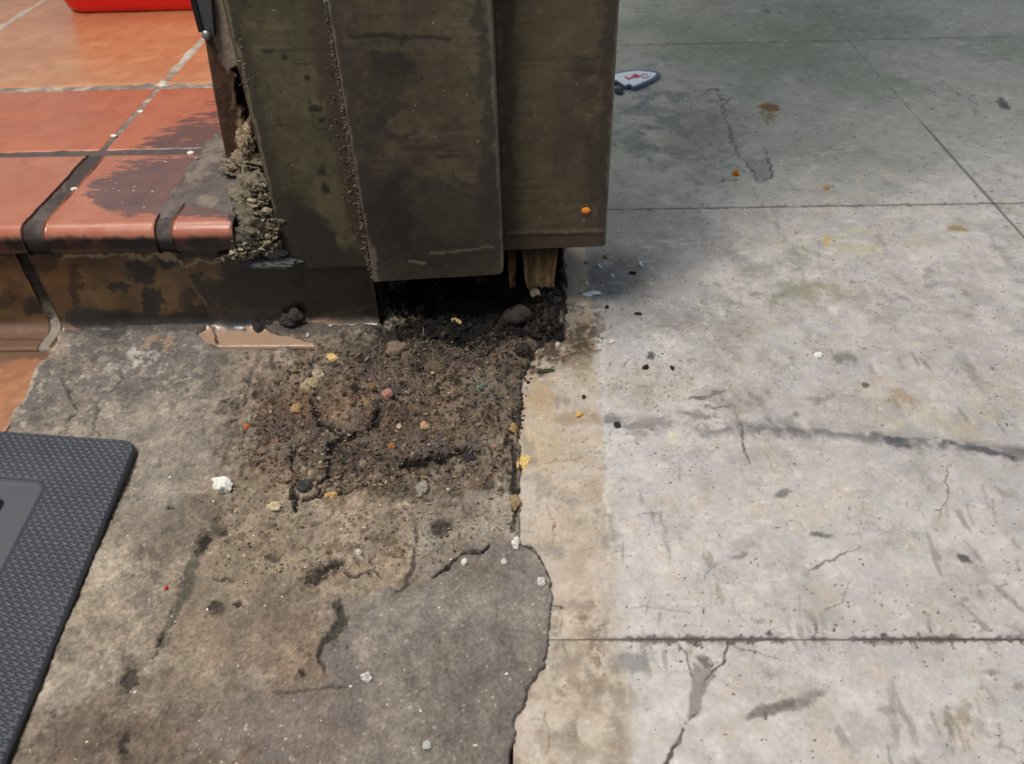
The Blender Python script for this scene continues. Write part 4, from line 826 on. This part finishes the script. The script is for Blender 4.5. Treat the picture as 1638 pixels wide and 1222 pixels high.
items = [
 ('stone_chip', 'white angular stone chip lying left of the dirt crust', 'stone', 355, 782, (19, 14, 9), (226, 222, 212), -25, .2),
 ('pebble', 'round pinkish-brown pebble resting on the dirt crust', 'pebble', 622, 637, (14, 12, 9), (168, 122, 110), 0, .06),
 ('pebble', 'small ochre pebble just left of the pinkish pebble', 'pebble', 597, 629, (9, 9, 7), (140, 108, 76), 20, .15),
 ('pebble', 'flat tan pebble at the left of the dirt crust', 'pebble', 474, 655, (14, 12, 5), (158, 128, 92), 0, .12),
 ('pebble', 'cream pebble beside the jagged crack in the crust', 'pebble', 640, 690, (7, 6, 5), (206, 184, 158), 30, .15),
 ('pebble', 'tan striped pebble right of the cream pebble', 'pebble', 681, 695, (12, 10, 6), (176, 150, 112), 10, .18),
 ('pebble', 'rusty brown pebble below the jagged crack', 'pebble', 628, 725, (8, 7, 5), (164, 112, 70), 0, .2),
 ('pebble', 'grey pebble embedded below the dark cleft of the crust', 'pebble', 676, 792, (12, 14, 7), (146, 140, 130), 0, .2),
 ('plaster_lump', 'pale crumbly plaster lump at the upper left of the crust', 'plaster', 498, 626, (22, 15, 10), (158, 140, 112), 30, .3),
 ('plaster_lump', 'small pale plaster lump under the larger one', 'plaster', 512, 612, (12, 9, 8), (176, 160, 134), 0, .3),
 ('yellow_flake', 'yellow crumb at the top edge of the dirt crust', 'crumb', 533, 574, (14, 10, 4), (218, 184, 120), 0, .3),
 ('yellow_flake', 'larger yellow flake on the joint between stone and tan floor', 'crumb', 838, 738, (13, 20, 2.2), (214, 182, 116), -20, .25),
 ('grain', 'single golden rice-like grain on the tan strip', 'crumb', 926, 663, (12, 5, 4), (226, 178, 104), 35, .08),
 ('leaf_scrap', 'dark green leaf scrap at the top of the tan strip', 'leaf', 871, 592, (20, 6, 2), (58, 62, 42), 14, .3),
 ('soot_lump', 'black charred lump at the foot of the riser, left one', 'lump', 424, 525, (30, 24, 18), (52, 48, 46), 0, .35),
 ('soot_lump', 'black charred lump at the foot of the riser, right one', 'lump', 470, 526, (38, 24, 18), (60, 57, 55), 0, .38),
 ('white_crumb', 'white grit crumb just below the right soot lump', 'crumb', 494, 543, (5, 5, 4), (210, 204, 192), 0, .2),
 ('cream_sliver', 'cream curved sliver lying in the dark hollow under the post', 'sliver', 730, 518, (18, 7, 4), (196, 168, 118), -38, .15),
 ('white_flake', 'largest white paint flake on the grey floor beside the post', 'paint flake', 948, 468, (22, 9, 3), (216, 224, 230), 12, .3),
 ('white_flake', 'upright white paint flake furthest from the post', 'paint flake', 1025, 421, (7, 15, 3), (214, 220, 224), 10, .25),
 ('white_flake', 'small white paint flake nearest the post corner', 'paint flake', 959, 425, (10, 5, 3), (200, 206, 210), -30, .2),
 ('white_flake', 'tiny white paint speck above the largest flake', 'paint flake', 938, 453, (5, 4, 3), (206, 212, 216), 0, .2),
 ('white_flake', 'tiny white speck between the two larger paint flakes', 'paint flake', 979, 440, (5, 4, 2.5), (206, 212, 216), 0, .2),
 ('yellow_crumb', 'tiny yellow-green crumb close under the post corner', 'crumb', 938, 418, (6, 4, 2.5), (146, 138, 70), 0, .2),
 ('yellow_crumb', 'yellowish crumb on the grey floor right below the post edge', 'crumb', 968, 410, (8, 5, 3), (128, 120, 62), 0, .2),
 ('black_crumb', 'black crumb near the upright white flake', 'crumb', 1013, 436, (12, 4, 3), (44, 42, 40), 8, .3),
 ('black_crumb', 'black crumb below the largest white flake', 'crumb', 971, 490, (6, 5, 3), (42, 40, 38), 0, .3),
 ('black_crumb', 'black crumb at the lower rim of the darkened floor', 'crumb', 1020, 501, (12, 4, 3), (44, 42, 40), -10, .3),
 ('black_crumb', 'black pellet on the pale floor right of the tan strip', 'crumb', 1033, 587, (7, 5, 4), (46, 42, 38), 0, .3),
 ('black_crumb', 'black pellet right beside the other pellet on the pale floor', 'crumb', 1075, 588, (5, 6, 4), (52, 48, 44), 20, .3),
 ('black_crumb', 'black pellet at the start of the dark streak', 'crumb', 987, 679, (7, 6, 4), (56, 52, 50), 0, .3),
 ('black_crumb', 'small dark dot of dirt in the middle of the tan strip', 'crumb', 934, 634, (4, 4, 3), (70, 58, 46), 0, .3),
 ('white_pebble', 'bright white pebble alone on the pale floor', 'pebble', 1309, 569, (10, 8, 5), (245, 244, 240), 0, .12),
 ('white_crumb', 'white crumb on the pale floor beside the tan strip', 'crumb', 979, 545, (8, 7, 3), (216, 208, 196), 0, .3),
 ('white_crumb', 'white crumb at the upper end of the tan strip', 'crumb', 892, 551, (6, 6, 4), (206, 196, 180), 0, .2),
 ('white_crumb', 'white crumb on the slab joint above the cement bulge', 'crumb', 826, 870, (8, 12, 5), (222, 216, 204), 0, .2),
 ('white_crumb', 'white crumb right of the curved crack in the cement', 'crumb', 743, 902, (6, 6, 4), (226, 222, 214), 0, .2),
 ('white_crumb', 'white crumb near the top of the cement bulge', 'crumb', 806, 903, (6, 6, 4), (216, 212, 204), 0, .2),
 ('white_crumb', 'white crumb at the right rim of the cement bulge', 'crumb', 866, 936, (7, 8, 4), (206, 202, 194), 0, .2),
 ('white_crumb', 'white crumb at the left of the cement repair', 'crumb', 588, 1086, (9, 8, 4), (196, 192, 186), 30, .2),
 ('white_crumb', 'white crumb near the bottom edge of the cement', 'crumb', 684, 1194, (6, 6, 3), (190, 186, 180), 0, .2),
 ('white_crumb', 'white crumb on the brown stone above the long dent', 'crumb', 575, 888, (6, 5, 4), (214, 206, 194), 0, .2),
 ('orange_crumb', 'orange crumb beside the dark repair spot on the far slab', 'crumb', 1177, 278, (10, 10, 5), (206, 116, 40), 0, .2),
 ('orange_crumb', 'pale orange crumb in the middle of the far slab', 'crumb', 1321, 300, (9, 9, 4), (196, 150, 92), 0, .2),
 ('green_shard', 'dull green glassy shard at the right of the dirt crust', 'shard', 770, 628, (13, 8, 6), (112, 122, 108), 50, .3),
 ('pebble', 'pale pebble under the timber stub', 'pebble', 856, 484, (14, 10, 9), (190, 168, 140), -30, .15),
 ('pebble', 'dark stone in the hollow below the timber stub', 'stone', 828, 520, (40, 26, 18), (58, 50, 46), 0, .25),
 ('tan_chip', 'tan chip caught in the joint beside the stone', 'chip', 822, 690, (10, 14, 5), (176, 140, 90), 0, .25),
 ('tan_chip', 'tan gravel chip in the lower end of the joint', 'chip', 824, 805, (9, 14, 6), (150, 128, 96), 0, .3),
 ('ochre_chip', 'ochre chip on the left shoulder of the belt below the crust', 'chip', 530, 795, (14, 10, 5), (190, 156, 104), 20, .25),
 ('cream_chip', 'cream chip pair below the white stone chip', 'chip', 440, 815, (14, 10, 5), (198, 180, 146), 0, .3),
 ('rust_crumb', 'rust-orange crumb at the left margin of the crust', 'crumb', 396, 686, (6, 5, 4), (190, 110, 56), 0, .2),
 ('red_speck', 'tiny brick-red speck on the stone right of the mat', 'crumb', 267, 943, (4, 4, 2.5), (190, 66, 48), 0, .2),
 ('dark_lump', 'dark crust lump standing at the right of the crust edge', 'lump', 752, 738, (18, 10, 8), (58, 52, 54), -10, .3),
 ('dark_lump', 'dark lump in the crust beside the ochre chip', 'lump', 492, 788, (16, 13, 9), (66, 66, 64), 10, .3),
 ('earth_clod', 'grey-brown clod of fluff and earth in front of the hollow', 'clod', 640, 565, (34, 16, 12), (124, 108, 90), 12, .35),
 ('earth_clod', 'dark clod of earth at the right end of the hollow', 'clod', 835, 575, (24, 18, 12), (54, 46, 42), 20, .4),
 ('earth_clod', 'brown clod right of the pinkish pebble', 'clod', 700, 600, (26, 14, 10), (98, 84, 68), -10, .35),
]
for i, (nm, lb, ct, px, py, sz, colr, rot, rg) in enumerate(items):
    rock(nm, lb, ct, px, py, (sz[0]*mm*.85, sz[1]*mm*1.0, sz[2]*mm*1.5), colr, i+3, None, None, rot, None, min(.5, rg*1.6+.12), 3)
p = on_y(937, 337, .8135); rock('orange_spot', 'orange crumb stuck on the right cladding panel of the post', 'crumb', 0, 0, (.009, .005, .008), (222, 130, 44), 77, wall=tuple(p), rough=.15)
for i, (x, y) in enumerate(((182, 218), (225, 179), (119, 303), (305, 245))):
    lbs = ('white crumb in the lower sloping grout joint of the step', 'white crumb in the middle of the sloping grout joint', 'cream crumb in the sloping joint near the nosing', 'white crumb on the dark stain of the step beside the post')
    g = on_z(x, y, TZ); rock('white_crumb', lbs[i], 'crumb', 0, 0, (.008, .007, .004), (222, 214, 200), 90+i, wall=(g[0], g[1], TZ+.0005), rough=.15)

# ------------------------------------------------------------------ rubber mat
mz = .0125
c0 = on_z(226, 704, mz); tl = on_z(0, 688, mz); br = on_z(27, 1168, mz); trp = on_z(207, 738, mz)
ex = unit((np.array(on_z(180, 701, mz))-tl)[:2]); ey = unit((np.array(br)-trp)[:2])
M2 = np.array([ex, ey]).T; sol = np.linalg.solve(M2, (trp-tl)[:2]); corner = tl[:2]+ex*sol[0]       # where the two edges meet
mat_o = empty('rubber_mat', (corner[0], corner[1], 0)); tag(mat_o, 'black rubber floor mat with textured rim at the lower left', 'mat')
W, D = .60, .90
us = axis((0, .24, .0011), (.24, W, .012)); vs_ = axis((0, .62, .0011), (.62, D, .012)); A, B = np.meshgrid(us, vs_)
def rr_sdf(x, y, x0, x1, y0, y1, r_):
    qx = np.abs(x-(x0+x1)/2)-(x1-x0)/2+r_; qy = np.abs(y-(y0+y1)/2)-(y1-y0)/2+r_
    return np.hypot(np.maximum(qx, 0), np.maximum(qy, 0))+np.minimum(np.maximum(qx, qy), 0)-r_
inp = on_z(75, 770, mz)[:2]-corner; si = np.linalg.solve(np.array([-ex, ey]).T, inp); rimu, rimv = float(si[0]), float(si[1])
dout = -rr_sdf(A, B, 0, W, 0, D, .016)
din = rr_sdf(A, B, rimu, W-rimu, rimv, D-rimv, .012)
hs = on_z(5, 800, mz)[:2]-corner; sh = np.linalg.solve(np.array([-ex, ey]).T, hs)
dh = rr_sdf(A, B, float(sh[0]), W-float(sh[0]), float(sh[1])-.004, D-float(sh[1]), .008)
pu, pv = .0088, .0048; row = np.floor(B/pv); fu = ((A/pu+.5*(row % 2)) % 1)-.5; fv = (B/pv-row)-.5
bump = np.clip(1-(fu/.46)**2-(fv/.42)**2, 0, 1)**.6*.0019
rim = sstep(.0015, .003, dout)*sstep(.0015, .004, din)
Z = mz+bump*rim-.0030*(1-sstep(-.004, .001, din))-.0070*(1-sstep(-.0015, 0.0, dh))
q = np.clip(1-dout/.003, 0, 1); Z = Z-.003*(1-np.sqrt(1-q*q)); Z = Z+.0002*fbm(A, B, .1, 2, 5)
inside = dout > 0
A2 = A+0; B2 = B+0                                     # pull the outer rows onto the rounded outline
cx_ = np.clip(A, .016, W-.016); cy_ = np.clip(B, .016, D-.016); dx, dy = A-cx_, B-cy_; rad = np.hypot(dx, dy)+1e-9; mxr = np.maximum(np.abs(dx), np.abs(dy)); 
f = np.where((np.abs(dx) > 0) & (np.abs(dy) > 0), mxr/rad, 1); A2 = cx_+dx*f; B2 = cy_+dy*f
dout2 = -rr_sdf(A2, B2, 0, W, 0, D, .016); q = np.clip(1-dout2/.003, 0, 1)
Z = mz+bump*sstep(.0015, .003, dout2)*sstep(.0015, .004, din)-.0030*(1-sstep(-.004, .001, din))-.0080*(1-sstep(-.0015, 0.0, dh))-.003*(1-np.sqrt(np.clip(1-q*q, 0, 1)))
WX = corner[0]-ex[0]*A2+ey[0]*B2; WY = corner[1]-ex[1]*A2+ey[1]*B2
P = np.stack([WX, WY, Z], -1)
cc = np.zeros(P.shape)+np.array((55, 57, 65)); nn_ = fbm(A, B, .05, 4, 6)[..., None]; cc = cc*(1+.08*nn_)
cc = np.where((din < 0)[..., None], np.array((72, 73, 79))*(1+.06*nn_), cc); cc = np.where((dh < 0)[..., None], np.array((24, 24, 26)), cc)
# split into rim and sunken panel
def sub_grid(name, mask, lab=None):
    qd = grid_quads(*A.shape); mk = mask.ravel()[qd].all(1); qd = qd[mk][:, ::-1]; usedv = np.unique(qd); remap = np.zeros(A.size, int); remap[usedv] = np.arange(len(usedv))
    V = P.reshape(-1, 3)[usedv]; Cc = cc.reshape(-1, 3)[usedv]; o = raw_mesh(name, V, remap[qd], Cc, M_RUBBER, mat_o); return tag(o, lab) if lab else o
tight = .0012
sub_grid('textured_rim', din > -tight, 'dark rim moulded with small raised lozenges'); sub_grid('sunken_panel', din < tight, 'smooth sunken panel with black slot')
idx = np.arange(A.size).reshape(A.shape); ring = np.concatenate([idx[0, :], idx[1:, -1], idx[-1, -2::-1], idx[-2:0:-1, 0]]); Pt = P.reshape(-1, 3)[ring]; Pb = Pt.copy(); Pb[:, 2] = .0035; n = len(ring); k = np.arange(n); k2 = (k+1) % n
raw_mesh('side_wall', np.concatenate([Pt, Pb]), np.stack([k, k2, n+k2, n+k], -1), (20, 20, 22), M_RUBBER, mat_o, ngons=[n+k])

# ------------------------------------------------------------------ red tub
def tub():
    root = empty('plastic_tub', (-.66, 1.78, TZ)); tag(root, 'red plastic tub standing on the step at the top left', 'tub')
    x0, x1, y0, y1 = -.885, -.44, 1.585, 1.95; prof = [(0.014, 0.0), (.006, .0015), (.001, .006), (-.003, .014), (-.028, .13), (-.030, .135), (-.024, .137), (-.021, .132), (.004, .016), (.010, .010), (.02, .008)]
    V = []; K = 64
    for off, z in prof:
        rad = max(.03, .045-off)
        for i in range(K):
            q4 = i//(K//4); t = (i % (K//4))/(K//4-1)*90+q4*90; ccx = (x1-off-rad if q4 in (0, 3) else x0+off+rad); ccy = (y1-off-rad if q4 in (0, 1) else y0+off+rad)
            V.append((ccx+rad*math.cos(math.radians(t)), ccy+rad*math.sin(math.radians(t)), TZ+z))
    Q = [(j*K+i, j*K+(i+1) % K, (j+1)*K+(i+1) % K, (j+1)*K+i) for j in range(len(prof)-1) for i in range(K)]
    raw_mesh('tub_body', V, Q, None, M_RED, root, ngons=[list(range(K))[::-1], [(len(prof)-1)*K+i for i in range(K)]])
    # rolled rim
    V = []; R = .006
    for i in range(K):
        q4 = i//(K//4); t = (i % (K//4))/(K//4-1)*90+q4*90; rad = .075; off = -.029; ccx = (x1-off-rad if q4 in (0, 3) else x0+off+rad); ccy = (y1-off-rad if q4 in (0, 1) else y0+off+rad)
        ct, st_ = math.cos(math.radians(t)), math.sin(math.radians(t))
        for m_ in range(8):
            a_ = m_*math.pi/4; V.append((ccx+(rad+R*math.cos(a_))*ct, ccy+(rad+R*math.cos(a_))*st_, TZ+.136+R*math.sin(a_)))
    Q = [(i*8+m_, ((i+1) % K)*8+m_, ((i+1) % K)*8+(m_+1) % 8, i*8+(m_+1) % 8) for i in range(K) for m_ in range(8)]
    raw_mesh('rim', V, Q, None, M_RED, root)
tub()

# ------------------------------------------------------------------ arrowhead shaped tag on the floor
def flat_shape(name, px_outline, z0, z1, color, parent, mat=M_SIGN, grow=0):
    pts = [on_z(x, y, z1) for x, y in px_outline]; n = len(pts)
    V = [(p[0], p[1], z1) for p in pts]+[(p[0], p[1], z0) for p in pts]
    return raw_mesh(name, V, [(i, i+n, (i+1) % n+n, (i+1) % n) for i in range(n)], color, mat, parent, ngons=[list(range(n)), list(range(n, 2*n))[::-1]], smooth=False)
g = on_z(1012, 128, 0); ah = empty('arrowhead_tag', (g[0], g[1], 0)); tag(ah, 'white arrowhead-shaped tag with red letters behind the post', 'tag')
body = [(1057, 118), (1050, 114), (1022, 111), (1000, 113), (984, 117), (970, 120), (960, 128), (972, 133), (986, 130), (1000, 138.5), (1007, 136), (1013, 140), (1022, 137), (1044, 128), (1053, 122)]
flat_shape('tag_body', body, .001, .0075, (86, 98, 122), ah)
white = [(1050, 117.5), (1046, 115.5), (1020, 113), (1000, 115), (984, 118.5), (972, 121), (965, 127), (974, 130), (986, 127.5), (999, 136), (1006.5, 133.5), (1013, 137), (1022, 133.5), (1040, 126), (1048, 120.5)]
flat_shape('white_face', white, .0072, .0084, (232, 240, 250), ah)
def strokes(parent, lines, wpx, z, color):
    for li, L in enumerate(lines):
        z = z+.0004; V = []; Q = []
        for (x0, y0), (x1, y1) in zip(L[:-1], L[1:]):
            dx, dy = x1-x0, y1-y0; l = math.hypot(dx, dy); nx, ny = -dy/l*wpx/2, dx/l*wpx/2*.7; b = len(V)
            for z_ in (z, z-.0003):
                for (x, y) in ((x0-nx, y0-ny), (x1-nx, y1-ny), (x1+nx, y1+ny), (x0+nx, y0+ny)):
                    p = on_z(x, y, z); V.append((p[0], p[1], z_))
            Q += [(b, b+1, b+2, b+3), (b, b+4, b+5, b+1), (b+1, b+5, b+6, b+2), (b+2, b+6, b+7, b+3), (b+3, b+7, b+4, b)]
        raw_mesh('letter', V, Q, color, M_SIGN, parent, smooth=False)
strokes(ah, [[(1000, 122), (1006, 126), (1012, 123), (1017, 118)], [(1010, 121), (1016, 122.5), (1024, 121.5)], [(1014, 118.5), (1022, 120.5)]], 2.6, .0092, (206, 70, 96))
strokes(ah, [[(1036, 119.5), (1030, 118), (1025, 120.5), (1029, 124), (1036, 123.5), (1038.5, 121.5)]], 1.6, .0092, (216, 130, 150))
rock('dark_scrap', 'dark grey-blue scrap right below the arrowhead tag', 'scrap', 990, 147, (.018, .022, .010), (66, 76, 84), 61, rough=.3)
